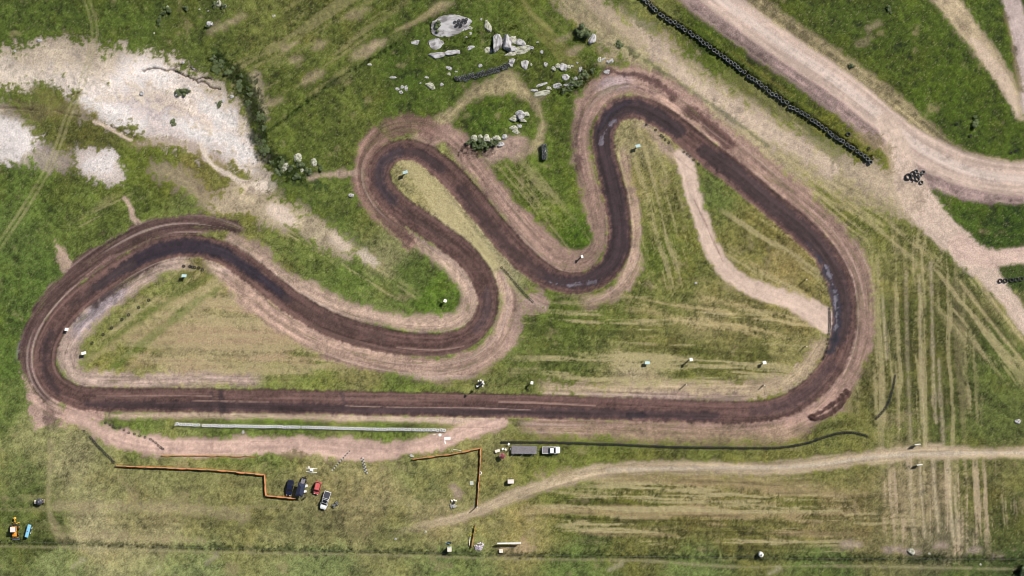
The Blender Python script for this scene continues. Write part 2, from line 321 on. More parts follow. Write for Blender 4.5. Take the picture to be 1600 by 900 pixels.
for q, k in (([(1500,440,2.5),(1545,500,2.5),(1610,580,2.5)],.7), ([(1525,435,3),(1570,495,3),(1620,560,3)],.7), ([(1490,500,2),(1540,560,2)],.4), ([(1180,245,3),(1250,290,3),(1330,330,3)],.5), ([(1215,238,3),(1300,300,3.5),(1380,352,3)],.5)):
    band(q, (186, 172, 128), 4, 3, k, mottle=0.3, dirtw=0.3)

# ---- verges of trampled soil along the race track
def verge(pts, rgb, op=0.9, soft=9, jag=5, **k):
    k.setdefault('wob', 0.35); k.setdefault('fade', 34 if soft >= 6 else 12); k.setdefault('mottle', 0.24)
    return band(pts, rgb, soft * 1.25, jag * 1.25, op, **k)
verge([(640,235,16),(690,210,14),(715,222,14),(745,262,16),(785,315,15),(825,362,18),(855,388,18),(885,408,20),(915,405,18),(935,375,14),(932,330,14),(918,285,12),(906,235,12),(908,195,16),(925,155,22),(955,130,22),(990,124,20),(1030,140,20),(1070,168,20),(1110,198,18),(1160,238,18),(1210,282,17),(1262,326,18),(1308,372,20),(1335,415,20),(1344,465,18),(1344,520,18),(1330,575,20),(1300,625,26),(1250,655,22),(1150,668,16),(1000,668,14),(900,666,13),(800,662,9)],
      (160, 131, 121), streak=0.22, mottle=0.2, seed=20)
verge([(925,150,12),(958,128,10),(1000,128,10)], (182, 164, 166), 0.7, mottle=0.2)
verge([(900,240,3),(903,200,4),(915,165,4)], (110, 88, 84), 0.75, 5, 3, streak=0.4)
verge([(935,120,4),(955,113,5),(975,117,3),(1000,118,4),(1030,133,5),(1062,160,6)], (94, 70, 68), 0.85, 4, 3, streak=0.3)
verge([(1065,165,7),(1100,190,9),(1130,215,10),(1152,236,9)], (92, 68, 64), 0.85, 5, 3, streak=0.2)
verge([(905,235,4),(904,262,5),(906,275,4)], (84, 64, 62), 0.8, 4, 3)
verge([(955,145,1),(975,131,1.2),(1010,142,1),(1030,152,1)], (110, 88, 88), 0.7, 2, 1)
verge([(985,205,5),(1000,195,6),(1018,205,6),(1035,228,8),(1055,240,9),(1075,255,12)], (176, 152, 138), 0.8, mottle=0.2)
verge([(1000,200,14),(1012,225,10),(1000,250,5)], (150, 140, 98), 0.6, 10, 5, dirtw=0.3)
verge([(972,215,5),(978,260,6),(988,320,8),(994,375,9),(990,415,12),(970,450,11),(935,468,10),(895,472,12)], (172, 145, 130), 0.88, streak=0.2, seed=21)
verge([(860,478,14),(830,470,14),(810,488,18),(800,520,14),(790,550,10)], (164, 138, 128), 0.88, 14, 8, mottle=0.25, fade=6)
verge([(628,362,7),(660,384,10),(690,402,13),(715,425,14),(735,455,14),(732,485,14),(705,503,12),(650,506,14),(590,496,14),(530,480,15),(470,452,16),(420,418,16),(380,388,18),(350,370,14)], (186, 160, 144), 0.95, streak=0.12, seed=22, fade=8)
verge([(345,415,14),(375,445,18),(420,485,20),(470,520,18),(540,550,18),(610,568,18),(680,577,18),(735,568,20),(775,540,16),(790,500,14),(795,460,12),(775,420,7)], (180, 151, 137), 0.92, streak=0.2, seed=23, fade=10)
verge([(600,205,22),(572,240,18),(566,280,18),(590,325,16),(620,358,14),(650,388,14)], (140, 111, 101), 0.95, 8, 5, streak=0.35, mottle=0.2, seed=24, fade=8)
verge([(700,215,10),(672,200,14),(640,194,12),(610,200,14),(585,212,10)], (122, 95, 87), 0.9, 8, 5, streak=0.35, seed=25)
verge([(585,325,4),(605,345,7),(625,362,8),(645,378,8)], (108, 84, 76), 0.9, 4, 2.5, streak=0.2, fade=3)
verge([(565,268,9),(525,272,5),(495,276,4),(475,282,3)], (178, 154, 138), 0.85, 6, 4, fade=10)
verge([(612,255,3),(625,290,3)], (150, 130, 96), 0.5)
verge([(85,660,26),(60,610,20),(45,565,12)], (188, 158, 146), 0.92, 10, 7, mottle=0.22, fade=4)
verge([(100,636,24),(130,646,24),(165,650,12)], (182, 150, 138), 0.94, 10, 7, mottle=0.25, fade=4, streak=0.15)
verge([(28,570,5),(36,540,6),(50,500,4)], (176, 166, 172), 0.85, 6, 4)
verge([(310,405,16),(262,415,12),(220,432,14),(180,462,16),(140,492,18),(112,525,18),(105,560,16),(125,590,12),(170,594,11),(260,594,10),(340,592,9),(420,597,8)], (178, 155, 144), 0.92, streak=0.18, seed=26)
verge([(210,440,7),(180,462,9),(150,485,10),(125,512,9),(112,540,8)], (160, 148, 154), 0.85, 9, 5)
verge([(255,408,4),(230,417,6),(198,436,7),(165,460,7),(140,484,4)], (72, 56, 57), 0.88, 6, 3, streak=0.35, fade=10)
verge([(350,412,16),(330,408,12),(372,440,12)], (194, 168, 156), 0.8)
verge([(150,612,4),(250,598,5)], (198, 170, 156), 0.5)
verge([(830,604,10),(900,608,10),(1000,612,11),(1100,612,14),(1190,606,16),(1240,590,14),(1272,560,11),(1282,530,9),(1275,510,7)], (190, 168, 142), 0.8, 14, 7, mottle=0.22, streak=0.2, seed=27)
verge([(900,617,6),(1000,620,7),(1100,624,8),(1180,620,8)], (160, 136, 130), 0.8, 8, 5, streak=0.25, seed=28)
verge([(150,650,5),(300,648,5),(500,652,5),(700,656,5),(790,658,5)], (198, 172, 152), 0.9, 6, 3)
verge([(820,672,12),(950,676,13),(1080,680,14),(1200,680,12),(1270,668,10)], (158, 136, 112), 0.6, 12, 7, mottle=0.3)
verge([(1290,600,5),(1320,560,5),(1336,500,4)], (196, 168, 160), 0.6, 6, 4)
# pit lane, link track, access road
band([(110,650,10),(140,662,15),(175,682,16),(230,696,15),(300,699,15),(400,698,14),(480,696,15),(540,700,16),(610,702,13),(670,693,11),(705,684,12),(745,668,13),(785,658,8)], (198, 168, 154), 9, 6, 1.0, mottle=0.18, streak=0.14, wob=0.25, seed=30, role='pit_lane', bed=-0.06)
band([(445,713,7),(462,711,8),(478,713,5)], (112, 104, 66), 8, 6, 0.75, mottle=0.3, dirtw=0)
band([(1060,240,8),(1072,258,13),(1082,300,13),(1096,345,12),(1115,395,12),(1145,432,13),(1190,455,14),(1235,470,14),(1270,487,17),(1294,505,18)], (208, 184, 168), 7, 4, 1.0, mottle=0.10, streak=0.10, seed=31, role='link_track', bed=-0.06)
band([(1084,312,0.9),(1098,340,1.1),(1112,372,0.9),(1130,410,0.9)], (150, 124, 114), 2, 1, 0.8)
band([(590,845,3),(635,828,5),(690,815,6),(740,802,8),(800,776,9),(870,752,10),(940,736,10),(1020,729,10),(1100,730,10),(1180,733,10),(1250,729,10),(1330,718,10),(1400,711,10),(1450,706,11),(1520,708,8),(1640,708,8),(1800,712,8)], (184, 165, 138), 8, 4, 0.95, mottle=0.15, streak=0.22, seed=32, role='access_road', bed=-0.05, wob=0.2, fade=150)
band([(950,734,2),(1100,731,2.4),(1250,729,2.4),(1400,711,3),(1640,707,2)], (198, 184, 166), 4, 2, 0.7)
band([(225,698,3),(330,790,0.5)], (150, 140, 100), 6, 4, 0.0)
band([(80,690,3),(78,740,3),(76,790,3),(88,830,6),(95,845,5)], (168, 156, 118), 7, 4, 0.6)
band([(90,790,7),(200,792,7),(300,796,7),(380,806,9)], (166, 152, 118), 14, 7, 0.55)
band([(100,838,6),(200,842,6),(320,846,5)], (166, 150, 118), 12, 7, 0.5)
band([(710,762,8),(716,772,6)], (176, 154, 138), 10, 5, 0.7)
band([(840,744,8),(890,738,8)], (164, 148, 112), 12, 7, 0.6)
band([(820,856,14),(790,862,10)], (170, 146, 118), 12, 7, 0.7)
# rough strip under the boundary fence
band([(-40,846,3),(100,848,3.5),(260,853,4.5),(420,858,5),(600,861,4.5),(800,866,4.5),(1000,869,5.5),(1200,871,6),(1300,872,6),(1420,873,6),(1500,872,6),(1640,872,6)], (70, 82, 40), 9, 9, 0.6, mottle=0.4, dirtw=0)
band([(-40,853,1.5),(100,855,1.2),(260,860,1.5),(340,863,1.4),(600,867,1.4),(800,873,1.4),(1000,876,1.8),(1150,886,1.6),(1300,884,1.6),(1500,888,1.6),(1640,890,1.5)], (166, 158, 120), 4, 3, 0.55, dirtw=0.5)
for u, v in ((330,873),(120,880),(240,890),(1210,892),(960,885)):
    band([(u - 8, v + 5, 3), (u + 8, v - 4, 4)], (176, 166, 140), 7, 5, 0.5)
for u, v, r in ((1425,862,9),(1395,858,10),(1330,852,10),(1470,853,8),(1520,860,8),(1560,868,6)):
    band([(u - r, v, r * .5), (u + r, v, r * .5)], (170, 150, 140), 9, 6, 0.6, mottle=0.25)

# ---- the race track itself
TRACK = [(150,624,17.5),(300,626,17.5),(450,628,17.5),(600,631,17.5),(750,634,17.5),(900,637,17),(1020,641,16.5),(1120,644,16),(1180,644,16),(1225,635,16),(1265,612,16.5),(1297,575,17),(1314,535,17.5),(1319,490,18),(1312,442,18.5),
 (1286,394,18.5),(1245,352,18.5),(1195,312,18),(1150,274,18),(1105,240,18),(1070,212,17.5),(1038,187,17),(1010,173,17),(985,168,17),(960,177,16.5),(945,200,16),(943,230,16),(954,278,17),(964,325,17.5),(968,362,17.5),(965,392,17.5),
 (950,420,16.5),(925,438,15.5),(888,443,15.5),(850,430,17),(815,402,18),(785,370,18),(750,328,18),(720,292,18),(690,262,17.5),(665,243,16),(637,234,14.5),(610,241,15),(593,262,15.5),(595,288,17),(614,315,18),(644,338,18),(685,366,17.5),
 (722,394,17),(748,424,16.5),(761,455,16),(761,482,15.5),(750,508,15.5),(728,527,16),(700,537,16.5),(670,539,17),(620,535,17.5),(550,519,18),(500,499,18),(450,469,18),(405,433,18),(365,405,17.5),(335,391,16.5),(305,385,16),(270,386,16),
 (235,396,16),(195,417,16),(155,444,16),(115,476,16.5),(85,512,16.5),(70,548,16.5),(72,580,16.5),(90,606,17),(118,619,17)]
# outer worn lanes on the left loop
verge([(85,628,9),(52,588,12),(42,545,12),(58,498,14),(92,455,16),(140,416,18),(195,380,18),(250,358,16),(310,350,12),(360,352,9),(385,362,6)], (90, 69, 67), 0.97, 5, 3, streak=0.4, mottle=0.2, seed=40)
verge([(66,600,1.4),(60,545,1.6),(78,495,1.6),(112,452,1.8),(165,408,2),(215,386,2.2),(270,366,2),(330,364,2)], (146, 118, 110), 0.55, 3, 3, streak=0.6)
verge([(95,470,1),(130,440,1.3),(180,408,1.4),(210,395,1)], (146, 118, 110), 0.5, 3, 2.5, streak=0.6)
verge([(92,625,6),(78,645,8),(84,665,7),(92,685,4)], (104, 84, 80), 0.8, 7, 4)
verge([(120,648,7),(135,662,6)], (120, 94, 90), 0.7, 7, 5)
tp = smooth_poly(TRACK, 4, True)
idx, d, sg, sl, hw = pd(tp, 90)
tm = ss(2.4, -2.0, d - hw - 1.2 + 2.0 * edge[idx] + 0.5 * n_white[idx])
x = sg / hw
base = fbm(sl / 40.0, sg, 5.0, 3, 300) * 0.9 + 0.55 * fbm(sl / 14.0, sg, 2.2, 2, 301)
k = 1 + 0.42 * base + 0.14 * n_sm[idx] + 0.22 * n_fine[idx] + 0.22 * n_white[idx]
k = k * (1.03 - 0.08 * ss(0.75, 0.0, np.abs(x)))
c = lin((98, 75, 70)).astype(np.float32)[None, :] * np.clip(k, 0.5, 1.7)[:, None]
pale = ss(0.35, 1.0, fbm(sl / 60.0, sg, 6.5, 3, 310)) * 0.24
c = c * (1 - pale[:, None]) + lin((168, 138, 126)).astype(np.float32) * pale[:, None]
col[idx] = col[idx] * (1 - tm[:, None]) + c * tm[:, None]
dirt[idx] = np.maximum(dirt[idx], tm)
ROLES['race_track'] = np.zeros(NV, np.float32); ROLES['race_track'][idx] = tm
Hh[idx] += -0.16 * tm + 0.05 * tm * base + 0.16 * np.exp(-((d - hw - 2.0) / 2.4) ** 2) * (0.6 + 0.6 * n_sm[idx])
# long scrape marks, windrows and weed lines left in the verge by the grader
vm = ss(1.0, 1.15, np.abs(x)) * ss(3.6, 2.2, np.abs(x)) * dirt[idx] * (1 - np.clip(ROLES['link_track'][idx] + ROLES['pit_lane'][idx], 0, 1))
ln = fbm(sl / 45.0, sg, 6.0, 3, 330) + 0.5 * fbm(sl / 18.0, sg, 2.0, 2, 331)
col[idx] *= (1 + vm * np.clip(0.27 * ln, -0.45, 0.5))[:, None]
mixi(idx, vm * ss(0.42, 0.8, fbm(sl / 10.0, sg, 3.2, 3, 335) + 0.2 * n_white[idx]) * 0.6, (112, 108, 72))
mixi(idx, vm * ss(0.5, 0.9, fbm(sl / 70.0, sg, 1.7, 2, 336)) * 0.38, (104, 78, 72))
mixi(idx, vm * ss(0.45, 0.9, fbm(sl / 50.0, sg, 4.5, 2, 337)) * 0.38, (216, 192, 180))
# damp, rubbered-in stretches
def damp(pts, rgb, op, w_=0.5, soft=8, jag=4, streak=0.3, seed=0):
    i2, m, _, _, _ = band(pts, rgb, soft, jag, op, streak=streak, mottle=0.18, seed=400 + seed)
    wet[i2] = np.maximum(wet[i2], m * w_)
damp([(1060,206,12),(1025,180,12),(985,166,12),(955,180,13),(943,210,13),(944,240,13),(956,285,14),(965,330,14),(969,370,14),(962,400,14),(940,425,13),(905,441,11),(870,440,10),(845,426,9)], (58, 45, 49), 0.95, 0.35, seed=1)
damp([(985,158,4),(955,175,6),(938,200,6)], (44, 38, 46), 0.8, 0.4, seed=2)
damp([(1100,236,12),(1150,272,13),(1200,315,13),(1250,356,14),(1288,398,14),(1312,445,12),(1318,490,12),(1312,530,10)], (62, 48, 50), 0.93, 0.3, seed=3)
damp([(1262,382,3),(1285,415,4.5),(1301,450,6),(1308,490,7),(1306,525,6),(1298,550,4)], (46, 44, 58), 0.85, 0.75, 5, 4, seed=4)
damp([(150,450,6),(195,418,9),(235,396,11),(262,388,12),(300,384,11),(340,392,10),(370,408,9),(410,436,8),(450,467,6)], (46, 40, 50), 0.92, 0.4, 7, 3, seed=5)
damp([(625,238,8),(600,250,9),(592,270,9),(598,295,8),(615,315,7)], (62, 52, 58), 0.85, 0.35, seed=6)
damp([(690,262,8),(660,242,8),(635,236,6)], (58, 46, 50), 0.8, 0.3, seed=61)
damp([(720,296,9),(760,345,9),(800,392,9),(845,426,8)], (70, 54, 53), 0.85, 0.25, seed=7)
damp([(620,320,5),(660,350,6),(700,376,5)], (74, 60, 58), 0.5, 0.2, seed=71)
damp([(135,632,5),(250,634,7),(400,636,7.5),(550,639,7),(700,642,7),(850,645,7),(1000,648,7),(1120,651,7)], (64, 50, 52), 0.9, 0.3, 6, 3, 0.4, seed=8)
damp([(345,612,5),(346,640,6)], (58, 48, 52), 0.75, 0.3, 5, 2, seed=9)
damp([(330,614,3),(332,640,3)], (66, 54, 56), 0.6, 0.3, 4, 2, seed=10)
damp([(534,614,3),(540,636,5)], (66, 54, 56), 0.6, 0.3, 5, 3, seed=11)
damp([(985,649,5),(1006,649,5)], (48, 42, 48), 0.8, 0.4, 5, 2, seed=12)
damp([(82,520,6),(70,550,6),(72,585,6),(90,612,5)], (66, 54, 56), 0.75, 0.3, seed=13)
damp([(115,476,6),(160,442,6),(205,412,6)], (72, 58, 58), 0.65, 0.25, seed=14)
damp([(761,455,6),(760,490,7),(745,514,7)], (80, 66, 68), 0.6, 0.3, seed=15)
damp([(450,466,7),(500,496,8),(560,518,8),(600,528,7)], (84, 66, 62), 0.5, 0.2, seed=16)
damp([(1180,642,8),(1230,632,8),(1270,606,8),(1300,570,8)], (78, 62, 64), 0.6, 0.25, seed=17)
for q in ([(860,440,2),(890,446,2),(930,440,1.5)], [(1288,412,1.2),(1302,445,1.4),(1307,470,1)], [(940,225,2),(946,205,2),(960,188,1.5)], [(1304,465,0.8),(1307,500,0.9),(1305,515,0.7)]):
    damp(q, (140, 134, 146), 0.45, 0.9, 3, 6, 0.8, seed=18)
for q in ([(170,619,0.6),(260,618.5,0.7),(330,619,0.5)], [(540,634,0.6),(600,636,0.7),(740,637.5,0.8),(830,641,0.6)], [(780,628,1),(850,630,1.2),(930,634,0.8)], [(620,543,0.8),(680,547,0.9),(725,541,0.6)], [(300,626,0.5),(345,627,0.6),(420,628,0.5)]):
    band(q, (172, 142, 130), 1.6, 1, 0.75, mottle=0.2)
# thin edge lines where the grader blade passed
for off, kk in ((1.04, 0.55), (1.95, 0.3)):
    m = ss(1.0, 0.2, np.abs(np.abs(x) - off) * hw + 0.5 * edge[idx]) * kk * ss(-0.2, 0.5, fbm(sl, sg * 0, 120, 2, 320))
    mixi(idx, m, (84, 62, 58))
# fresh dark soil tipped beside the last bend
for q in ([(1266,651,3.4),(1285,642,3.2),(1305,628,3.4),(1322,612,4.5)], [(1268,655,3),(1290,650,4),(1312,634,4),(1328,614,3.5)], [(1268,650,4),(1274,653,4)], [(1282,655,2.2),(1300,648,1.4)]):
    i2, m, _, _, _ = band(q, (76, 55, 50), 2.5, 1.6, 0.95, mottle=0.3, streak=0.35, seed=50)
    Hh[i2] += m * (0.35 + 0.25 * n_fine[i2])
    r = ROLES.setdefault('soil_spread', np.zeros(NV, np.float32)); r[i2] = np.maximum(r[i2], m)

# ---- relief of the sward and of the bare soil
tall_m = np.clip(tall, 0.15, 1) * (1 - dirt)
Hh = Hh + tall_m * (0.040 * n_white + 0.09 * n_fine + 0.13 * n_sm) + dirt * (0.012 * n_white + 0.02 * n_fine + 0.03 * n_sm)
outer = ss(0, 40, np.maximum(np.abs(XX.ravel()) - 156, np.abs(YY.ravel()) - 96))
Hh = Hh * (1 - outer)
col = np.clip(col / ILLUM, 0.008, 0.78)

HG = Hh.reshape(NY, NX); COLG = col.reshape(NY, NX, 3); DG = dirt.reshape(NY, NX); TG = tall_m.reshape(NY, NX)
E = len(ext)
def gidx(u, v):
    fx = ((u - 800) * S - gx[0]) / STEP + E; fy = ((450 - v) * S - gy[0]) / STEP + E
    return fx, fy
def gz(u, v):
    fx, fy = gidx(u, v); i = int(np.clip(fx, 0, NX - 2)); j = int(np.clip(fy, 0, NY - 2)); a = fx - i; b = fy - j
    return float((HG[j, i] * (1 - a) + HG[j, i + 1] * a) * (1 - b) + (HG[j + 1, i] * (1 - a) + HG[j + 1, i + 1] * a) * b)
def gzmin(u, v, r=3.0):
    return min(gz(u + a, v + b) for a in (-r, 0, r) for b in (-r, 0, r))
def gzmean(u, v, r=3.0):
    return sum(gz(u + a, v + b) for a in (-r, 0, r) for b in (-r, 0, r)) / 9.0

# ------------------------------------------------------------------ materials
MATS = {}
def soil_material(name, grain, bump, wet_on):
    m = bpy.data.materials.new(name); m.use_nodes = True; n = m.node_tree.nodes; l = m.node_tree.links
    b = n['Principled BSDF']
    at = n.new('ShaderNodeAttribute'); at.attribute_name = 'soil'
    tc = n.new('ShaderNodeNewGeometry')
    n1 = n.new('ShaderNodeTexNoise'); n1.inputs['Scale'].default_value = 2.6; n1.inputs['Detail'].default_value = 4; n1.inputs['Roughness'].default_value = 0.7
    n2 = n.new('ShaderNodeTexNoise'); n2.inputs['Scale'].default_value = 9.0; n2.inputs['Detail'].default_value = 3
    l.new(tc.outputs['Position'], n1.inputs['Vector']); l.new(tc.outputs['Position'], n2.inputs['Vector'])
    ad = n.new('ShaderNodeMath'); ad.operation = 'ADD'; l.new(n1.outputs['Fac'], ad.inputs[0]); l.new(n2.outputs['Fac'], ad.inputs[1])
    mr = n.new('ShaderNodeMapRange'); mr.inputs['From Min'].default_value = 0.6; mr.inputs['From Max'].default_value = 1.4
    mr.inputs['To Min'].default_value = 1 - grain; mr.inputs['To Max'].default_value = 1 + grain
    l.new(ad.outputs[0], mr.inputs['Value'])
    mx = n.new('ShaderNodeVectorMath'); mx.operation = 'SCALE'; l.new(at.outputs['Color'], mx.inputs[0]); l.new(mr.outputs[0], mx.inputs['Scale'])
    l.new(mx.outputs[0], b.inputs['Base Color'])
    bp = n.new('ShaderNodeBump'); bp.inputs['Strength'].default_value = bump; bp.inputs['Distance'].default_value = 0.12
    l.new(ad.outputs[0], bp.inputs['Height']); l.new(bp.outputs[0], b.inputs['Normal'])
    b.inputs['Specular IOR Level'].default_value = 0.25
    if wet_on:
        aw = n.new('ShaderNodeAttribute'); aw.attribute_name = 'damp'
        m2 = n.new('ShaderNodeMapRange'); m2.inputs['To Min'].default_value = 0.95; m2.inputs['To Max'].default_value = 0.38
        l.new(aw.outputs['Fac'], m2.inputs['Value']); l.new(m2.outputs[0], b.inputs['Roughness'])
    else: b.inputs['Roughness'].default_value = 0.95
    return m
def grass_material():
    m = bpy.data.materials.new('grass_blade'); m.use_nodes = True; n = m.node_tree.nodes; l = m.node_tree.links; b = n['Principled BSDF']
    at = n.new('ShaderNodeAttribute'); at.attribute_name = 'soil'; nz = n.new('ShaderNodeTexNoise'); nz.inputs['Scale'].default_value = 3.0
    g = n.new('ShaderNodeNewGeometry'); l.new(g.outputs['Position'], nz.inputs['Vector'])
    mr = n.new('ShaderNodeMapRange'); mr.inputs['To Min'].default_value = 0.7; mr.inputs['To Max'].default_value = 1.35; l.new(nz.outputs['Fac'], mr.inputs['Value'])
    mx = n.new('ShaderNodeVectorMath'); mx.operation = 'SCALE'; l.new(at.outputs['Color'], mx.inputs[0]); l.new(mr.outputs[0], mx.inputs['Scale']); l.new(mx.outputs[0], b.inputs['Base Color'])
    up = n.new('ShaderNodeCombineXYZ'); up.inputs[2].default_value = 1.0; l.new(up.outputs[0], b.inputs['Normal'])     # blades shade like the sward they stand in
    b.inputs['Roughness'].default_value = 0.9; b.inputs['Specular IOR Level'].default_value = 0.15
    return m
def mat(name, rgb, rough=0.6, metal=0.0, var=0.15, scale=4.0, second=None, thr=(0.45, 0.6), bump=0.0, spec=0.5, trans=0.0):
    if name in MATS: return MATS[name]
    m = bpy.data.materials.new(name); m.use_nodes = True; n = m.node_tree.nodes; l = m.node_tree.links
    b = n['Principled BSDF']; b.inputs['Roughness'].default_value = rough; b.inputs['Metallic'].default_value = metal; b.inputs['Specular IOR Level'].default_value = spec
    tc = n.new('ShaderNodeTexCoord'); nz = n.new('ShaderNodeTexNoise'); nz.inputs['Scale'].default_value = scale; nz.inputs['Detail'].default_value = 5
    oi = n.new('ShaderNodeObjectInfo'); va = n.new('ShaderNodeVectorMath'); va.operation = 'ADD'
    sc_ = n.new('ShaderNodeVectorMath'); sc_.operation = 'SCALE'; sc_.inputs['Scale'].default_value = 1.0
    cmb = n.new('ShaderNodeCombineXYZ'); mu = n.new('ShaderNodeMath'); mu.operation = 'MULTIPLY'; mu.inputs[1].default_value = 37.0
    l.new(oi.outputs['Random'], mu.inputs[0]); l.new(mu.outputs[0], cmb.inputs[0]); l.new(mu.outputs[0], cmb.inputs[1])
    l.new(tc.outputs['Object'], va.inputs[0]); l.new(cmb.outputs[0], va.inputs[1]); l.new(va.outputs[0], nz.inputs['Vector'])
    rp = n.new('ShaderNodeValToRGB')
    c = np.array(rgb, float); c2 = np.array(second, float) if second is not None else np.clip(c * (1 + var), 0, 0.9)
    c1 = c if second is not None else c * (1 - var)
    rp.color_ramp.elements[0].position = thr[0] if second is not None else 0.3; rp.color_ramp.elements[1].position = thr[1] if second is not None else 0.7
    rp.color_ramp.elements[0].color = (*c1, 1); rp.color_ramp.elements[1].color = (*c2, 1)
    l.new(nz.outputs['Fac'], rp.inputs['Fac']); l.new(rp.outputs[0], b.inputs['Base Color'])
    if bump:
        bp = n.new('ShaderNodeBump'); bp.inputs['Strength'].default_value = bump; bp.inputs['Distance'].default_value = 0.05
        l.new(nz.outputs['Fac'], bp.inputs['Height']); l.new(bp.outputs[0], b.inputs['Normal'])
    MATS[name] = m; return m
M_GROUND = soil_material('grassland_soil', 0.5, 0.9, True)
M_BLADE = grass_material()
M_TRACK = soil_material('packed_soil', 0.22, 0.4, True)
M_TYRE = mat('tyre_rubber', (0.018, 0.018, 0.020), 0.7, var=0.3, scale=3, second=(0.055, 0.055, 0.055), thr=(0.5, 0.8), bump=0.3)
M_TYREG = mat('weathered_tyre_rubber', (0.045, 0.050, 0.048), 0.7, scale=3, second=(0.24, 0.255, 0.25), thr=(0.42, 0.70), bump=0.3)
M_TYREW = mat('white_painted_tyre', (0.76, 0.76, 0.73), 0.6, scale=2.5, second=(0.06, 0.06, 0.06), thr=(0.64, 0.70), bump=0.2)
M_GRANITE = mat('granite', (0.16, 0.15, 0.15), 0.85, scale=1.8, second=(0.46, 0.445, 0.45), thr=(0.36, 0.58), bump=0.6)
M_GRANITE2 = mat('lichen_granite', (0.17, 0.17, 0.12), 0.9, scale=2.2, second=(0.48, 0.47, 0.38), thr=(0.36, 0.60), bump=0.6)
M_LEAF = mat('shrub_leaf', (0.050, 0.075, 0.022), 0.7, scale=1.2, second=(0.13, 0.165, 0.055), thr=(0.35, 0.7))
M_LEAF2 = mat('grey_green_leaf', (0.055, 0.080, 0.032), 0.7, scale=1.2, second=(0.15, 0.185, 0.075), thr=(0.3, 0.65))
M_BARK = mat('shrub_bark', (0.10, 0.075, 0.055), 0.9, var=0.3, scale=8)
M_WHITE = mat('white_paint', (0.78, 0.77, 0.74), 0.45, var=0.08, scale=2.0)
M_CARWHITE = mat('white_car_paint', (0.80, 0.80, 0.80), 0.28, var=0.03)
M_NAVY = mat('navy_car_paint', (0.012, 0.016, 0.040), 0.25, var=0.1)
M_RED = mat('faded_red_paint', (0.52, 0.10, 0.095), 0.5, var=0.18, scale=2)
M_GLASS = mat('tinted_glass', (0.012, 0.014, 0.020), 0.08, var=0.1)
M_CANVAS = mat('navy_canvas', (0.016, 0.022, 0.050), 0.8, var=0.25, scale=3)
M_MAROON = mat('maroon_canvas', (0.16, 0.035, 0.04), 0.85, scale=1.2, second=(0.42, 0.20, 0.21), thr=(0.5, 0.6))
M_STEEL = mat('galvanised_steel', (0.32, 0.33, 0.34), 0.5, 0.6, var=0.2, scale=5)
M_DARKMETAL = mat('dark_metal', (0.03, 0.03, 0.033), 0.55, 0.2, var=0.3)
M_GREYDECK = mat('weathered_deck', (0.13, 0.12, 0.13), 0.85, scale=3, second=(0.24, 0.22, 0.23), thr=(0.35, 0.65), bump=0.2)
M_WOOD = mat('weathered_wood', (0.17, 0.12, 0.085), 0.9, var=0.35, scale=6)
M_ORANGE = mat('orange_mesh', (0.58, 0.22, 0.08), 0.8, scale=5, second=(0.42, 0.22, 0.12), thr=(0.4, 0.7))
M_BROWNNET = mat('faded_brown_mesh', (0.32, 0.16, 0.06), 0.85, var=0.35, scale=5)
M_YELLOW = mat('machine_yellow', (0.72, 0.38, 0.04), 0.5, var=0.15)
M_ORANGEP = mat('machine_orange', (0.80, 0.30, 0.03), 0.5, var=0.15)
M_PINKROOF = mat('sun_bleached_roof', (0.78, 0.66, 0.62), 0.6, var=0.05)
M_BLUE = mat('pale_blue_paint', (0.22, 0.52, 0.72), 0.45, var=0.12, scale=2)
M_BOARD = mat('pale_blue_board', (0.36, 0.50, 0.52), 0.5, var=0.12)
M_SKIN = mat('skin', (0.36, 0.20, 0.13), 0.6, var=0.05)
M_SHIRTD = mat('dark_shirt', (0.05, 0.045, 0.05), 0.85, var=0.2)
M_SHIRTW = mat('white_shirt', (0.72, 0.72, 0.72), 0.85, var=0.1)
M_TROUSER = mat('dark_trousers', (0.035, 0.035, 0.05), 0.85, var=0.2)
M_HAIR = mat('dark_hair', (0.02, 0.016, 0.013), 0.6, var=0.2)
M_LAMPG = mat('lamp_lens', (0.62, 0.62, 0.60), 0.15, var=0.05)
M_LAMPR = mat('red_lens', (0.35, 0.02, 0.02), 0.25, var=0.1)
M_BAG = mat('litter_bag', (0.30, 0.23, 0.31), 0.6, scale=2.5, second=(0.70, 0.66, 0.68), thr=(0.42, 0.60))
M_RUBBLE = mat('rubble', (0.26, 0.24, 0.23), 0.9, scale=4, second=(0.52, 0.49, 0.47), thr=(0.35, 0.65), bump=0.4)
M_BLACKPL = mat('dark_plastic', (0.06, 0.06, 0.075), 0.4, var=0.2)
M_CREAM = mat('cream_paint', (0.72, 0.66, 0.56), 0.55, var=0.1)
M_CONCRETE = mat('pale_concrete', (0.46, 0.48, 0.45), 0.85, var=0.12, scale=6)
M_YTUBE = mat('yellow_flower', (0.50, 0.48, 0.10), 0.8, var=0.2)

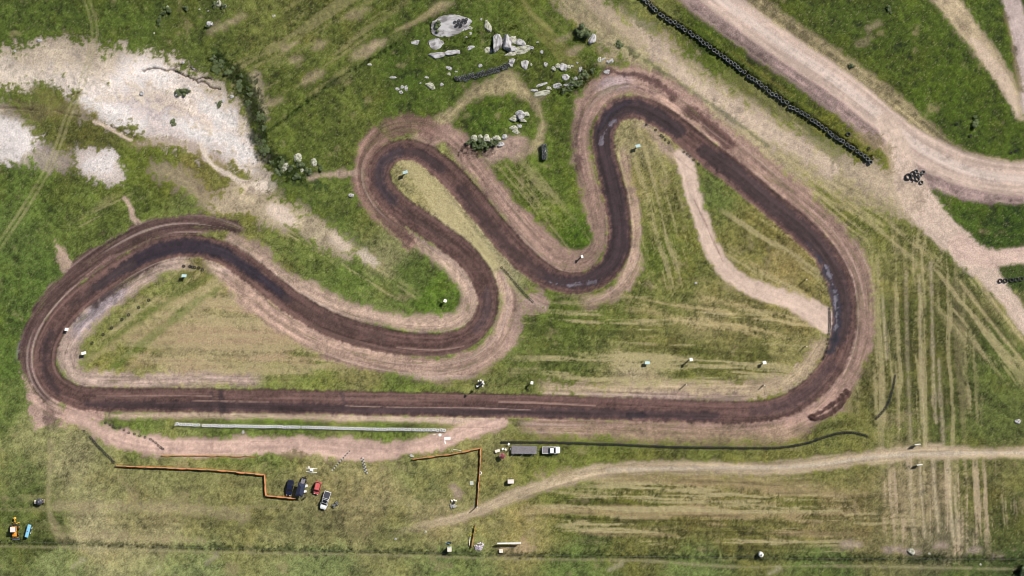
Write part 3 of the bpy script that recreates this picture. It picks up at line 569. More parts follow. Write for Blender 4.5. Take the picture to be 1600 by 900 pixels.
# ------------------------------------------------------------------ mesh tools
class MB:
    def __init__(s): s.v = []; s.f = []; s.M = Matrix.Identity(4)
    def add(s, vs, fs):
        o = len(s.v); s.v += [tuple(s.M @ Vector(p)) for p in vs]; s.f += [tuple(o + i for i in f) for f in fs]; return s
    def box(s, x0, x1, y0, y1, z0, z1, taper=0.0):
        t = taper
        return s.add([(x0,y0,z0),(x1,y0,z0),(x1,y1,z0),(x0,y1,z0),(x0+t,y0+t,z1),(x1-t,y0+t,z1),(x1-t,y1-t,z1),(x0+t,y1-t,z1)],
                     [(0,3,2,1),(4,5,6,7),(0,1,5,4),(1,2,6,5),(2,3,7,6),(3,0,4,7)])
    def tube(s, a, b, r, n=8, r2=None):
        a, b = Vector(a), Vector(b); r2 = r if r2 is None else r2; d = (b - a).normalized()
        e = d.orthogonal().normalized(); g = d.cross(e); vs = []
        for p, q in ((a, r), (b, r2)):
            for i in range(n):
                t = 2 * math.pi * i / n; vs.append(p + e * (q * math.cos(t)) + g * (q * math.sin(t)))
        fs = [(i, (i + 1) % n, n + (i + 1) % n, n + i) for i in range(n)] + [tuple(range(n))[::-1], tuple(range(n, 2 * n))]
        return s.add(vs, fs)
    def lathe(s, prof, n=16, axis='Z', closed=True):
        vs = []; m = len(prof)
        for i in range(n):
            t = 2 * math.pi * i / n
            for r, z in prof:
                x, y = r * math.cos(t), r * math.sin(t)
                vs.append((x, y, z) if axis == 'Z' else (x, z, y))
        fs = []
        for i in range(n):
            j = (i + 1) % n
            for k in range(m if closed else m - 1):
                l2 = (k + 1) % m; fs.append((i * m + k, j * m + k, j * m + l2, i * m + l2))
        return s.add(vs, fs)
    def loft(s, rings, cap=True):
        vs = []; n = len(rings[0]); fs = []
        for r in rings: vs += r
        for i in range(len(rings) - 1):
            for k in range(n): fs.append((i * n + k, i * n + (k + 1) % n, (i + 1) * n + (k + 1) % n, (i + 1) * n + k))
        if cap: fs += [tuple(range(n))[::-1], tuple(range((len(rings) - 1) * n, len(rings) * n))]
        return s.add(vs, fs)
    def panel(s, q, th=0.02, inset=0.1):
        """thin slab on a quad, inset and standing proud of it"""
        q = [Vector(p) for p in q]; c = sum(q, Vector()) / len(q)
        nn = (q[1] - q[0]).cross(q[2] - q[0]).normalized()
        a = [p + (c - p) * inset - nn * 0.004 for p in q]; b = [p + nn * th for p in a]; n = len(q)
        return s.add(a + b, [tuple(range(n))[::-1], tuple(range(n, 2 * n))] + [(i, (i + 1) % n, n + (i + 1) % n, n + i) for i in range(n)])
    def mesh(s, name, m, smooth=False):
        me = bpy.data.meshes.new(name); me.from_pydata(s.v, [], s.f)
        bm = bmesh.new(); bm.from_mesh(me); bmesh.ops.recalc_face_normals(bm, faces=bm.faces); bm.to_mesh(me); bm.free()
        if smooth: me.polygons.foreach_set('use_smooth', [True] * len(me.polygons))
        me.materials.append(m); return me
    def build(s, name, m, parent=None, smooth=False): return link(name, s.mesh(name, m, smooth), parent)
def link(name, data, parent=None, loc=None, rz=0.0, scale=None):
    o = bpy.data.objects.new(name, data); COL.objects.link(o)
    if parent is not None: o.parent = parent
    if loc is not None: o.location = loc
    o.rotation_euler[2] = rz
    if scale is not None: o.scale = scale
    return o
def tag(o, label, cat, group=None):
    o['label'] = label; o['category'] = cat
    if group: o['group'] = group
    return o
def thing(name, u, v, rz, label, cat, group=None, z=None):
    o = link(name, None, None, P(u, v, gz(u, v) if z is None else z), rz); o.empty_display_size = 0.3
    return tag(o, label, cat, group)
def copy_tree(o, parent=None):
    c = o.copy(); COL.objects.link(c); c.parent = parent
    for ch in list(o.children): copy_tree(ch, c)
    return c

# ------------------------------------------------------------------ ground and roads
def grid_mesh(name, faces_mask, dz, material):
    """sheet from the cells of the survey grid where the mask holds"""
    jj, ii = np.nonzero(faces_mask)
    q = np.stack([jj * NX + ii, jj * NX + ii + 1, (jj + 1) * NX + ii + 1, (jj + 1) * NX + ii], 1)
    used, inv = np.unique(q.ravel(), return_inverse=True); q = inv.reshape(q.shape).astype(np.int32)
    co = np.stack([XX.ravel()[used], YY.ravel()[used], Hh[used] + dz], 1).astype(np.float32)
    me = bpy.data.meshes.new(name); nf = len(q)
    me.vertices.add(len(used)); me.vertices.foreach_set('co', co.ravel())
    me.loops.add(nf * 4); me.loops.foreach_set('vertex_index', q.ravel())
    me.polygons.add(nf); me.polygons.foreach_set('loop_start', np.arange(0, nf * 4, 4, dtype=np.int32))
    me.update(calc_edges=True)
    me.polygons.foreach_set('use_smooth', np.ones(nf, bool))
    a = me.attributes.new('soil', 'FLOAT_COLOR', 'POINT')
    rgba = np.ones((len(used), 4), np.float32); rgba[:, :3] = col[used]; a.data.foreach_set('color', rgba.ravel())
    d_ = me.attributes.new('damp', 'FLOAT', 'POINT'); d_.data.foreach_set('value', wet[used].astype(np.float32))
    me.materials.append(material); me.validate()
    o = bpy.data.objects.new(name, me); COL.objects.link(o); o['kind'] = 'structure'
    return o
grid_mesh('ground', np.ones((NY - 1, NX - 1), bool), 0.0, M_GROUND)
taken = np.zeros((NY - 1, NX - 1), bool)
LBL = {'soil_spread': 'fresh dark brown soil tipped beside the bend', 'race_track': 'winding brown dirt kart circuit', 'gravel_road': 'wide pale gravel road', 'pit_lane': 'pinkish dirt pit lane',
       'link_track': 'pale dirt short cut between two parts of the circuit', 'dirt_path': 'pale pink dirt path', 'access_road': 'narrow pale access road', 'footpath': 'worn path round the boulders', 'farm_track': 'faint two rut farm track', 'bare_sand': 'white eroded bare sand'}
for role in ('soil_spread', 'race_track', 'gravel_road', 'pit_lane', 'link_track', 'dirt_path', 'access_road', 'footpath', 'farm_track', 'bare_sand'):
    m = ROLES[role].reshape(NY, NX); fm = (m[:-1, :-1] + m[1:, :-1] + m[:-1, 1:] + m[1:, 1:]) / 4 > 0.42
    fm &= ~taken; taken |= fm
    o = grid_mesh(role, fm, 0.012, M_TRACK if role in ('race_track', 'gravel_road', 'link_track', 'pit_lane', 'soil_spread') else M_GROUND)
    o['label'] = LBL[role]

# ------------------------------------------------------------------ grass tufts and weeds (uncountable)
def tuft_field(name, us, vs, size, height, shade, blades=5):
    n = len(us); xs = (us - 800) * S; ys = (450 - vs) * S
    fx = ((xs - gx[0]) / STEP + E).astype(int); fy = ((ys - gy[0]) / STEP + E).astype(int)
    ok = (fx > 1) & (fx < NX - 2) & (fy > 1) & (fy < NY - 2); xs, ys, fx, fy = xs[ok], ys[ok], fx[ok], fy[ok]; n = len(xs)
    z = HG[fy, fx]; c = COLG[fy, fx]
    sz = size * RNG.uniform(0.6, 1.5, n); ht = height * RNG.uniform(0.5, 1.5, n)
    co = np.zeros((n, blades, 3, 3), np.float32); cc = np.ones((n, blades, 3, 4), np.float32)
    sh = RNG.uniform(0.65, 1.35, (n, 1)) * shade
    for b in range(blades):
        a = RNG.uniform(0, 2 * math.pi, n); lean = RNG.uniform(0.2, 1.0, n) * sz; wd = sz * RNG.uniform(0.22, 0.4, n)
        px, py = -np.sin(a), np.cos(a)
        co[:, b, 0] = np.stack([xs - px * wd, ys - py * wd, z - 0.04], 1); co[:, b, 1] = np.stack([xs + px * wd, ys + py * wd, z - 0.04], 1)
        co[:, b, 2] = np.stack([xs + np.cos(a) * lean, ys + np.sin(a) * lean, z + ht * RNG.uniform(0.6, 1.0, n)], 1)
        cc[:, b, :, :3] = (c * sh)[:, None, :]
    nt_ = n * blades; me = bpy.data.meshes.new(name)
    me.vertices.add(nt_ * 3); me.vertices.foreach_set('co', co.ravel())
    me.loops.add(nt_ * 3); me.loops.foreach_set('vertex_index', np.arange(nt_ * 3, dtype=np.int32))
    me.polygons.add(nt_); me.polygons.foreach_set('loop_start', np.arange(0, nt_ * 3, 3, dtype=np.int32)); me.update(calc_edges=True)
    a = me.attributes.new('soil', 'FLOAT_COLOR', 'POINT'); a.data.foreach_set('color', np.clip(cc, 0.006, 0.8).ravel())
    me.materials.append(M_BLADE)
    o = bpy.data.objects.new(name, me); COL.objects.link(o); o['kind'] = 'stuff'; return o
N0 = 170000
us = RNG.uniform(-40, 1640, N0); vs = RNG.uniform(-40, 940, N0)
fx = (((us - 800) * S - gx[0]) / STEP + E).astype(int); fy = (((450 - vs) * S - gy[0]) / STEP + E).astype(int)
keep = (TG[fy, fx] * (1 - DG[fy, fx]) > RNG.uniform(0.15, 1.1, N0)) & (DG[fy, fx] < 0.25)
o = tuft_field('grass', us[keep], vs[keep], 0.20, 0.15, 1.12, 4); tag(o, 'rough green grass growing all over the site', 'grass')
def along(pts, n, spread):
    p = smooth_poly([(a, b, 0) for a, b in pts], 4)[:, :2]; seg = np.linalg.norm(np.diff(p, axis=0), axis=1); cs = np.concatenate([[0], np.cumsum(seg)])
    t = RNG.uniform(0, cs[-1], n); i = np.clip(np.searchsorted(cs, t) - 1, 0, len(seg) - 1); f = ((t - cs[i]) / seg[i])[:, None]
    q = p[i] * (1 - f) + p[i + 1] * f + RNG.normal(0, spread, (n, 2)); return q
WL = [([(-30,847),(100,848),(260,853),(420,858),(600,861),(800,866),(1000,869),(1300,872),(1640,872)], 1700, 2.6), ([(985,-24),(1040,24),(1110,70),(1200,136),(1290,200),(1366,250)], 900, 2.2),
      ([(335,88),(365,112),(392,150),(402,190),(410,235),(440,258),(470,275)], 1800, 8), ([(398,222),(505,140),(560,104),(622,66)], 220, 1.6), ([(870,140),(905,125),(925,110)], 350, 6), ([(1590,890),(1600,895)], 200, 5),
      ([(720,232),(745,238),(770,232)], 260, 5), ([(690,30),(720,60),(800,50),(840,90)], 250, 12)]
qs = np.concatenate([along(a, n, s) for a, n, s in WL])
o = tuft_field('weeds', qs[:, 0], qs[:, 1], 0.34, 0.42, 0.85, 6); tag(o, 'dark rank weeds along the fence line, tyre wall and hollow rim', 'weeds')

qs = along([(985,-20),(1030,18),(1076,47),(1130,86),(1200,138),(1283,194),(1340,234)], 750, 1.3)
o = tuft_field('barrier_weeds', qs[:, 0], qs[:, 1], 0.40, 0.95, 1.0, 6); tag(o, 'tall green weeds growing up the back of the long tyre wall', 'weeds')
# ------------------------------------------------------------------ tyres
def tyre_mesh(name, R, wdt, m, n=16, bore=0.58):
    r = R * bore; c = wdt * 0.22
    prof = [(r, c * 1.2), (r + 0.12 * R, c * 0.2), (R - c * 0.7, 0), (R, c), (R, wdt - c), (R - c * 0.7, wdt), (r + 0.12 * R, wdt - c * 0.2), (r, wdt - c * 1.2), (r + 0.06 * R, wdt - c * 1.5), (R * 0.86, wdt * 0.5), (r + 0.06 * R, c * 1.5)]
    me = MB().lathe(prof, n).mesh(name, m, True)
    if m is M_TYREW:
        me.materials.append(M_TYRE)
        for p in me.polygons:
            c = p.center; rr = math.hypot(c.x, c.y)
            if rr < R * (bore + 0.02) or (0.3 * wdt < c.z < 0.7 * wdt and rr < R * 0.9): p.material_index = 1
    return me
T_BLACK = tyre_mesh('black_car_tyre', 0.34, 0.22, M_TYRE); T_KART = tyre_mesh('black_kart_tyre', 0.20, 0.16, M_TYRE, 12); T_KARTW = tyre_mesh('white_kart_tyre', 0.20, 0.16, M_TYREW, 12)
T_TRUCK = tyre_mesh('truck_tyre', 0.57, 0.44, M_TYREG, 20); T_TRUCKB = tyre_mesh('black_truck_tyre', 0.64, 0.42, M_TYRE, 20); T_LOADER = tyre_mesh('loader_tyre', 0.95, 0.6, M_TYRE, 24); T_WHITE = tyre_mesh('white_tyre', 0.455, 0.27, M_TYREW, 16, 0.52); T_MID = tyre_mesh('mid_tyre', 0.40, 0.30, M_TYRE); T_MIDG = tyre_mesh('weathered_mid_tyre', 0.38, 0.26, M_TYREG)
def resample(pts, pitch):
    p = smooth_poly([(a, b, 0) for a, b in pts], 6)[:, :2]; seg = np.linalg.norm(np.diff(p, axis=0), axis=1); cs = np.concatenate([[0], np.cumsum(seg)])
    out = []
    for t in np.arange(0, cs[-1] + 1e-6, pitch):
        i = min(int(np.searchsorted(cs, t, 'right')) - 1, len(seg) - 1); f = (t - cs[i]) / seg[i]; out.append(tuple(p[i] * (1 - f) + p[i + 1] * f))
    return out
def tyre(me, u, v, label, group, z=None, dz=0.0, tilt=0.05, name='tyre'):
    zz = (gzmean(u, v, 1.2) if z is None else z) + dz
    o = link(name, me, None, P(u, v, zz), random.uniform(0, 6.28)); o.rotation_euler[0] = random.uniform(-tilt, tilt); o.rotation_euler[1] = random.uniform(-tilt, tilt)
    return tag(o, label, 'tyre', group)
lower = []
def row(me, pts, pitch, label, group, high=1, th=0.2, jit=0.25, explicit=False, label2=None, name='tyre', tilt=0.04):
    spots = pts if explicit else resample(pts, pitch)
    for u, v in spots:
        u += random.gauss(0, jit); v += random.gauss(0, jit); z = gzmean(u, v, 1.2)
        for k in range(high):
            if k < high - 1:
                lower.append((me, u + random.gauss(0, .25), v + random.gauss(0, .25), z + k * th)); continue
            uu, vv = (u, v) if k == 0 else (u + random.gauss(0, 0.3), v + random.gauss(0, 0.3))
            tyre(me, uu, vv, label if k == 0 or label2 is None else label2, group, z, k * th, tilt, name)
def joined_tyres():
    vs = []; fs = []; o_ = 0; mi = []; ms = []
    for me, u, v, z in lower:
        me = T_MID if me is T_WHITE else me
        co = np.empty(len(me.vertices) * 3); me.vertices.foreach_get('co', co); co = co.reshape(-1, 3) + np.array(P(u, v, z)); vs.append(co)
        if me.materials[0] not in ms: ms.append(me.materials[0])
        f = np.array([tuple(p.vertices) for p in me.polygons]) + o_; fs.append(f); mi += [ms.index(me.materials[0])] * len(f); o_ += len(co)
    me = bpy.data.meshes.new('tyre_pile'); me.from_pydata(np.concatenate(vs).tolist(), [], np.concatenate(fs).tolist())
    for m_ in ms: me.materials.append(m_)
    me.polygons.foreach_set('material_index', mi); me.polygons.foreach_set('use_smooth', [True] * len(mi))
    o = link('lower_tyres', me); o['kind'] = 'stuff'; tag(o, 'lower courses of the stacked tyre barriers', 'tyres')
WALL = [(985,-16),(1011,4),(1030,22),(1062,42),(1076,51),(1092,62),(1130,90),(1200,142),(1262,184),(1283,198),(1312,220),(1340,238),(1364,256)]
row(T_TRUCK, WALL, 6.7, 'weathered truck tyre in the lower course of the long stacked tyre wall', 'long tyre wall beside the gravel road', 2, 0.435, 0.7, tilt=0.12, label2='weathered truck tyre in the top course of the long stacked tyre wall', name='truck_tyre')
for i, (u, v) in enumerate(resample([(784,691),(840,691),(900,692.5),(1000,696),(1060,698.5),(1140,699.5),(1200,700),(1230,698),(1262,692),(1285,684),(1310,677),(1330,675.5),(1358,681)], 3.4)):
    o = tyre(T_BLACK, u, v + random.gauss(0, .25), 'black car tyre leaning in the long low row between the straight and the access road', 'low black tyre row below the straight', dz=0.14)
    o.rotation_euler = (random.uniform(-.15, .15), -0.45 + random.uniform(-.2, .2), random.uniform(-.3, .3))
row(T_WHITE, [(277,662.5),(314,664.5)], 5.5, 'white painted tyre in the row beside the pit lane', 'white tyre row beside the pit lane', 2, 0.265, jit=0.1, name='white_tyre')
row(T_WHITE, [(318,664.8),(400,666.3),(470,667.5)], 5.3, 'white painted tyre in the row beside the pit lane', 'white tyre row beside the pit lane', 2, 0.265, jit=0.1, name='white_tyre')
row(T_WHITE, [(475,667.5),(560,669.5),(640,671),(695,672)], 5.5, 'white painted tyre in the row beside the pit lane', 'white tyre row beside the pit lane', 2, 0.265, jit=0.1, name='white_tyre')
row(T_BLACK, [(1369,654),(1383,638),(1392,617),(1398,587)], 3.5, 'black car tyre in the short curved row standing in mown grass', 'curved tyre row in the mown field')
row(T_BLACK, [(141,684),(150,694),(165,709),(179,724)], 3.3, 'small black tyre in the slanting row leading to the orange fence', 'slanting tyre row by the orange fence')
row(T_BLACK, [(131,674)], 1, 'lone black tyre at the head of the slanting tyre row', None, explicit=True)
row(T_BLACK, [(165,660),(172,663),(177,666),(181,667.5),(187,668.5),(194,671.5),(201,676),(210,678),(218,680.5),(227,683),(235,686),(239,689),(243,692),(247,696),(251,699),(254,701.5)], 1, 'black tyre in the spaced row edging the pit lane entry', 'tyres edging the pit lane entry', explicit=True)
row(T_BLACK, [(1010,195),(1024,203),(1033,211),(1036,214),(1039,218),(1045,223),(1069,237.5),(1074,241),(1078,244),(1084,249.5),(1092,256)], 1, 'black tyre set out along the inside kerb by the short cut', 'tyres by the upper end of the short cut', explicit=True)
row(T_BLACK, [(u_ - 1.8, v_) for u_, v_ in ((1297,482.5),(1297.5,487),(1298,492),(1298,495.5),(1298,499),(1298.5,502.5),(1298,506),(1298.5,509),(1298,512),(1297.5,517),(1296.5,522),(1296,529.5),(1295,537.5),(1294,543),(1292.5,550),(1290,556.5),(1287.5,561))], 1, 'black tyre in the dotted row closing the lower end of the short cut', 'tyres by the lower end of the short cut', explicit=True)
row(T_MID, [(287,416),(297,415.8),(301.5,417),(305,417.5),(311,418.2),(317,421.5)], 1, 'black tyre beside the pale blue board inside the left loop', 'tyres inside the left loop', explicit=True)
row(T_BLACK, [(784,418),(795,430),(808,446),(820,459),(833,472)], 4.8, 'black tyre in the line crossing the neck between two bends', 'tyre line across the neck')
row(T_MID, [(233,469),(217,480),(201,492),(191,499),(175,512),(162,522),(144,536)], 1, 'black tyre standing alone in the spaced line on grass inside the left loop', 'spaced tyres in the infield', explicit=True)
for k, off in enumerate((-2.6, 0.2, 2.8)):
    row((T_MIDG, T_MID, T_MIDG)[k], [(713 + off * 0.3, 123.5 + off), (740, 118.5 + off), (770, 111 + off), (796, 101.5 + off)], 4.9, 'tumbled old tyre in the stacked triple row below the boulders', 'triple tyre row below the boulders', 2, 0.22, 0.7, tilt=0.45, name='old_tyre')
tyre(T_LOADER, 1419.5, 276, 'huge loader tyre at the left end of the heap at the path fork', None, name='loader_tyre')
row(T_TRUCKB, [(1426.5,271),(1427,278.5),(1433,273.5),(1433.5,280)], 1, 'big black truck tyre in the dark middle of the heap at the path fork', 'dark tyres in the heap', explicit=True, name='truck_tyre', tilt=.25)
row(T_TRUCK, [(1442.5,269),(1437.5,273.5),(1439.5,285.5),(1431.5,268)], 1, 'grey truck tyre at the grass edge of the heap at the path fork', 'grey tyres in the heap', explicit=True, name='truck_tyre')
row(T_KART, [(1426,284)], 1, 'small tyre beside the huge loader tyre', None, explicit=True, name='kart_tyre')
row(T_TRUCKB, [(1563,439),(1571,438.5),(1580,437.5),(1588,437),(1595.5,436)], 1, 'big truck tyre in the row on the grass island below the path fork', 'tyre row on the grass island', explicit=True, name='truck_tyre')
for u, v, t in ((1325,210,'lone truck tyre in long grass behind the end of the tyre wall'),):
    tyre(T_TRUCKB, u, v, t, None, name='truck_tyre')
for u, v in ((1495,194),(1516,212),(1580,239),(1587,236)):
    tyre(T_MID, u, v, 'stray tyre lying in lush grass beyond the gravel road', 'stray tyres beyond the gravel road')
tyre(T_MID, 1357, 232, 'small stray tyre between the long tyre wall and the gravel road', None)
row(T_MIDG, [(848 + a * 3.9 + b * .15, 228 + b * 3.9) for a in range(2) for b in range(6)], 1, 'dark tyre in the tall stacked block on grass right of the boulders', 'stacked tyre block by the footpath', 5, 0.255, 0.2, explicit=True, name='old_tyre')
joined_tyres()
tyre(T_BLACK, 824.5, 609.5, 'lone tyre at the foot of the marker post above the straight', None)
tyre(T_WHITE, 750.5, 739, 'white tyre leaning on the orange fence', None, name='white_tyre')
for i, (u, v) in enumerate(resample([(546,705),(533,719),(519,735)], 2.35)):
    tyre(T_KARTW if i % 2 else T_KART, u, v, ('white' if i % 2 else 'black') + ' kart tyre in the longer chequered row at the pit lane edge', 'longer chequered kart tyre row', name='kart_tyre')
for i, (u, v) in enumerate(resample([(566,716),(569,727),(572.5,739)], 1.0 * 2.35)):
    for s_ in (-1, 1):
        tyre(T_KARTW if (i + (s_ > 0)) % 2 else T_KART, u + 1.25 * s_, v, ('white' if (i + (s_ > 0)) % 2 else 'black') + ' kart tyre in the shorter double chequered row', 'shorter chequered kart tyre row', name='kart_tyre')

# ------------------------------------------------------------------ rocks
def rock_mesh(seed, flat=0.6, m=M_GRANITE, sub=4, crack=0.0):
    rnd = random.Random(seed); bm = bmesh.new(); bmesh.ops.create_icosphere(bm, subdivisions=sub, radius=1.0)
    planes = []
    for _ in range(11):
        d = Vector((rnd.gauss(0, 1), rnd.gauss(0, 1), rnd.gauss(0, 0.8))).normalized(); planes.append((d, rnd.uniform(0.55, 0.9)))
    planes.append((Vector((rnd.uniform(-.2, .2), rnd.uniform(-.2, .2), 1)).normalized(), flat))
    off = Vector((rnd.uniform(0, 99), rnd.uniform(0, 99), rnd.uniform(0, 99)))
    for v in bm.verts:
        p = v.co.copy()
        for d, h in planes:
            k = p.dot(d)
            if k > h: p -= d * (k - h) * 0.88
        p *= 1 + 0.16 * mnoise.noise(p * 1.6 + off) + 0.08 * mnoise.noise(p * 4.5 + off) + 0.04 * mnoise.noise(p * 10 + off)
        v.co = p
    me = bpy.data.meshes.new('rock'); bm.to_mesh(me); bm.free(); me.polygons.foreach_set('use_smooth', [True] * len(me.polygons)); me.materials.append(m)
    try: me.set_sharp_from_angle(angle=math.radians(38))
    except Exception: pass
    return me
ROCKM = [rock_mesh(i, 0.5 + 0.05 * (i % 5), M_GRANITE if i % 3 else M_GRANITE2, 3) for i in range(9)]
BIGM = [rock_mesh(40 + i, (0.35, 0.75, 0.7, 0.45)[i], M_GRANITE, 5) for i in range(4)]
def rock(u, v, lu, lv, ang, hgt, label, group=None, me=None, name='boulder', cat='boulder'):
    me = me or random.choice(ROCKM)
    o = link(name, me, None, P(u, v, gzmin(u, v, min(lu, lv) * 0.3) + hgt * 0.08), math.radians(-ang), (lu * S * 0.62, lv * S * 0.62, hgt)); return tag(o, label, cat, group)
slab = rock(702,40,57,27,-8,1.1,'broad flat granite slab with dark tyres lying on it', None, BIGM[0])
from mathutils.bvhtree import BVHTree
bpy.context.view_layer.update(); _t = BVHTree.FromPolygons([slab.matrix_world @ v.co for v in slab.data.vertices], [tuple(p.vertices) for p in slab.data.polygons])
def slab_z(u, v):
    h = _t.ray_cast(P(u, v, 20), Vector((0, 0, -1)))[0]; return max(h.z if h else -9, gz(u, v))
for u, v in ((711,35),(715.5,38.5),(717,33),(721,36.5),(724,32),(727.5,35),(713,40.5),(729,31),(720,41)): tyre(T_MID, u, v, 'dark tyre lying on the broad flat granite slab', 'tyres lying on the slab', slab_z(u, v) + .05, 0, .1, 'old_tyre')
rock(763,42,11,20,-15,0.7,'narrow pointed granite slab standing alone in grass')
rock(681,69,23,17,-20,0.5,'smooth triangular grey slab below the broad slab', None, BIGM[3])
rock(683,86,25,10,-8,0.7,'long knobbly boulder under the triangular slab')
rock(707,82,22,10,-8,0.7,'long boulder with dark underside beside the knobbly one')
rock(776,69,14,27,10,1.9,'tall rounded granite boulder, left one of the touching pair', None, BIGM[1], 'boulder')
rock(792,68,14,27,-10,1.9,'tall rounded granite boulder, right one of the touching pair', None, BIGM[2], 'boulder')
for u, v, a, b, g in ((764,79,12,11,0),(802,63,12,13,20),(813,67,15,10,25),(817,78,26,12,-12),(800,77,13,10,0),(799,85,18,7,-10),(828,74,12,7,10)):
    rock(u, v, a, b, g, 0.4, 'flat pale granite slab lying round the tall boulder pair', 'slabs round the tall boulders')
rock(800,95,9,8,0,0.6,'round white boulder at the upper end of the triple tyre row')
rock(797,101,10,7,35,0.5,'pale stone against the upper end of the triple tyre row')
rock(820,100,11,14,0,0.5,'pinkish upright slab right of the triple tyre row')
rock(750,103,6,6,0,0.4,'small pale stone above the middle of the triple tyre row')
rock(673,135,17,10,20,0.7,'dark split boulder left of the triple tyre row')
for u, v, a, b in ((735,75,12,6),(703,107,7,7),(702,116,5,5),(698,105,4,4),(667,121,6,4),(690,132,5,5),(657,130,3,3),(713,112,4,3),(649,66,12,7),(700,55,6,5),(735,52,4,5),(728,58,4,3),(683,48,4,4),(727,45,12,7),(735,44,7,6),(752,30,3,4)):
    rock(u, v, a, b, random.uniform(-30, 30), 0.25, 'small pale stone scattered among the big granite outcrops', 'small stones among the outcrops', name='stone', cat='stone')
for u, v, a, b in ((613,121,13,4),(621,139,6,6),(628,136,6,6),(635,138,6,8),(627,144,7,5),(578,101,7,4),(428,25,6,4)):
    rock(u, v, a, b, 0, 0.3, 'pale stone in open green grass left of the outcrops', 'stones in the open grass', name='stone', cat='stone')
for u, v, a, b, g, h in ((865,108,8,8,0,.7),(872,104,8,9,0,.7),(880,105,11,15,10,.8),(889,105,6,7,0,.5)):
    rock(u, v, a, b, g, h, 'grey boulder in the tight group above the layered ledges', 'boulders above the ledges')
for u, v, a, b, g, h in ((884,121,13,9,0,.5),(872,134,17,8,-12,.4),(888,132,14,8,5,.4),(848,146,32,8,-8,.35),(858,138,8,6,0,.4),(847,132,18,5,-18,.3),(835,141,10,5,0,.3),(900,122,8,6,-20,.4),(893,128,7,6,0,.3)):
    rock(u, v, a, b, g, h, 'flat pale ledge of layered rock left of the top bend', 'layered ledges by the top bend')
for u, v, a, b in ((853,100,6,8),(846,81,6,6),(830,101,4,4),(840,66,4,3),(937,94,6,9),(942,93,9,3),(955,95,7,6),(950,97,6,4),(907,107,5,6),(906,111,4,4),(948,112,9,7),(894,103,4,4),(902,98,3,3)):
    rock(u, v, a, b, random.uniform(-30, 30), 0.3, 'small cream stone in rough grass above the top bend', 'small stones above the top bend', name='stone', cat='stone')
rock(925,62,10,17,18,0.9,'pinkish boulder half under the round bush')
rock(813,181,13,15,-15,1.3,'whitish rounded boulder crowning the islet of rocks inside the path', None, BIGM[1])
for u, v, a, b, h in ((802,187,13,8,.8),(806,184,12,8,.9),(823,179,9,8,.7),(818,189,10,5,.6)):
    rock(u, v, a, b, 0, h, 'grey boulder leaning on the whitish rounded boulder', 'boulders round the whitish one')
for u, v, a, b in ((803,200,13,7),(806,206,12,8),(812,197,9,6)):
    rock(u, v, a, b, 0, 0.4, 'flat cream slab below the whitish rounded boulder', 'flat slabs inside the path loop')
for u, v, a, b, h in ((742,217,11,12,1.0),(751,214,7,7,.9),(761,217,10,13,1.0),(757,224,8,7,.5)):
    rock(u, v, a, b, 0, h, 'greenish lichened boulder among the dark shrubs', 'lichened boulders by the shrubs', ROCKM[3])
for u, v, a, b, h in ((777,216,12,8,.8),(788,214,10,9,.7),(782,226,10,8,.7),(768,219,6,6,.5)):
    rock(u, v, a, b, 0, h, 'grey broken boulder at the edge of the pink bare patch', 'broken boulders by the bare patch')
rock(342,6,9,9,0,0.9,'white boulder with dark shade in grass at the far bank above the hollow'); rock(328,37,9,9,0,0.9,'round white boulder alone in grass above the hollow')
for u, v, a, b in ((262,11,5,5),(352,9,5,5),(312,15,3,3),(325,17,2.5,2.5),(241,52,3,3)):
    rock(u, v, a, b, 0, 0.25, 'tiny pale stone in grass above the white hollow', 'tiny stones above the hollow', name='stone', cat='stone')
rock(221,146,8,8,0,0.6,'grey rock alone in the middle of the white sand')
rock(294,139,7,7,0,0.6,'pale rock at the right end of the shrub islet in the sand'); rock(276,148,8,7,0,0.6,'pale rock at the left end of the shrub islet in the sand')
rock(62,63,7,6,0,0.5,'cream rock on the upper rim of the bare ground'); rock(24,80,4,4,0,0.3,'little white stone on the upper rim of the bare ground', name='stone', cat='stone')
for u, v, a, b in ((286,98,6,5),(303,107,6,3),(362,151,8,5),(347,158,5,5),(338,160,4,3)):
    rock(u, v, a, b, 0, 0.4, 'pale rock on the crumbling rim of the hollow', 'rocks on the hollow rim')
for u, v, a, b in ((446,261,16,11),(466,247,14,13),(491,254,10,12),(472,267,7,6)):
    rock(u, v, a, b, -20, 0.5, 'grey brown rock in the gully left of the hairpin', 'rocks in the gully', ROCKM[0])
rock(549,305,8,7,0,0.5,'whitish rock beside the outer edge of the hairpin')
rock(379,675.5,5,6,0,0.35,'cream stone in the grass strip under the white tyres', name='stone', cat='stone'); rock(1087,442,5,4,0,0.3,'small white stone beside the short cut', name='stone', cat='stone')
rock(1424,862,13,10,15,0.9,'brownish earth boulder beside the boundary fence', None, ROCKM[6]); rock(1590,658,9,7,0,0.5,'white stone in deep grass of the right field', name='stone', cat='stone')
for u, v in ((1452,865),(1532,882),(618,842),(665,831)):
    rock(u, v, 4, 4, 0, 0.25, 'tiny white stone near the boundary fence', 'tiny stones near the fence', name='stone', cat='stone')

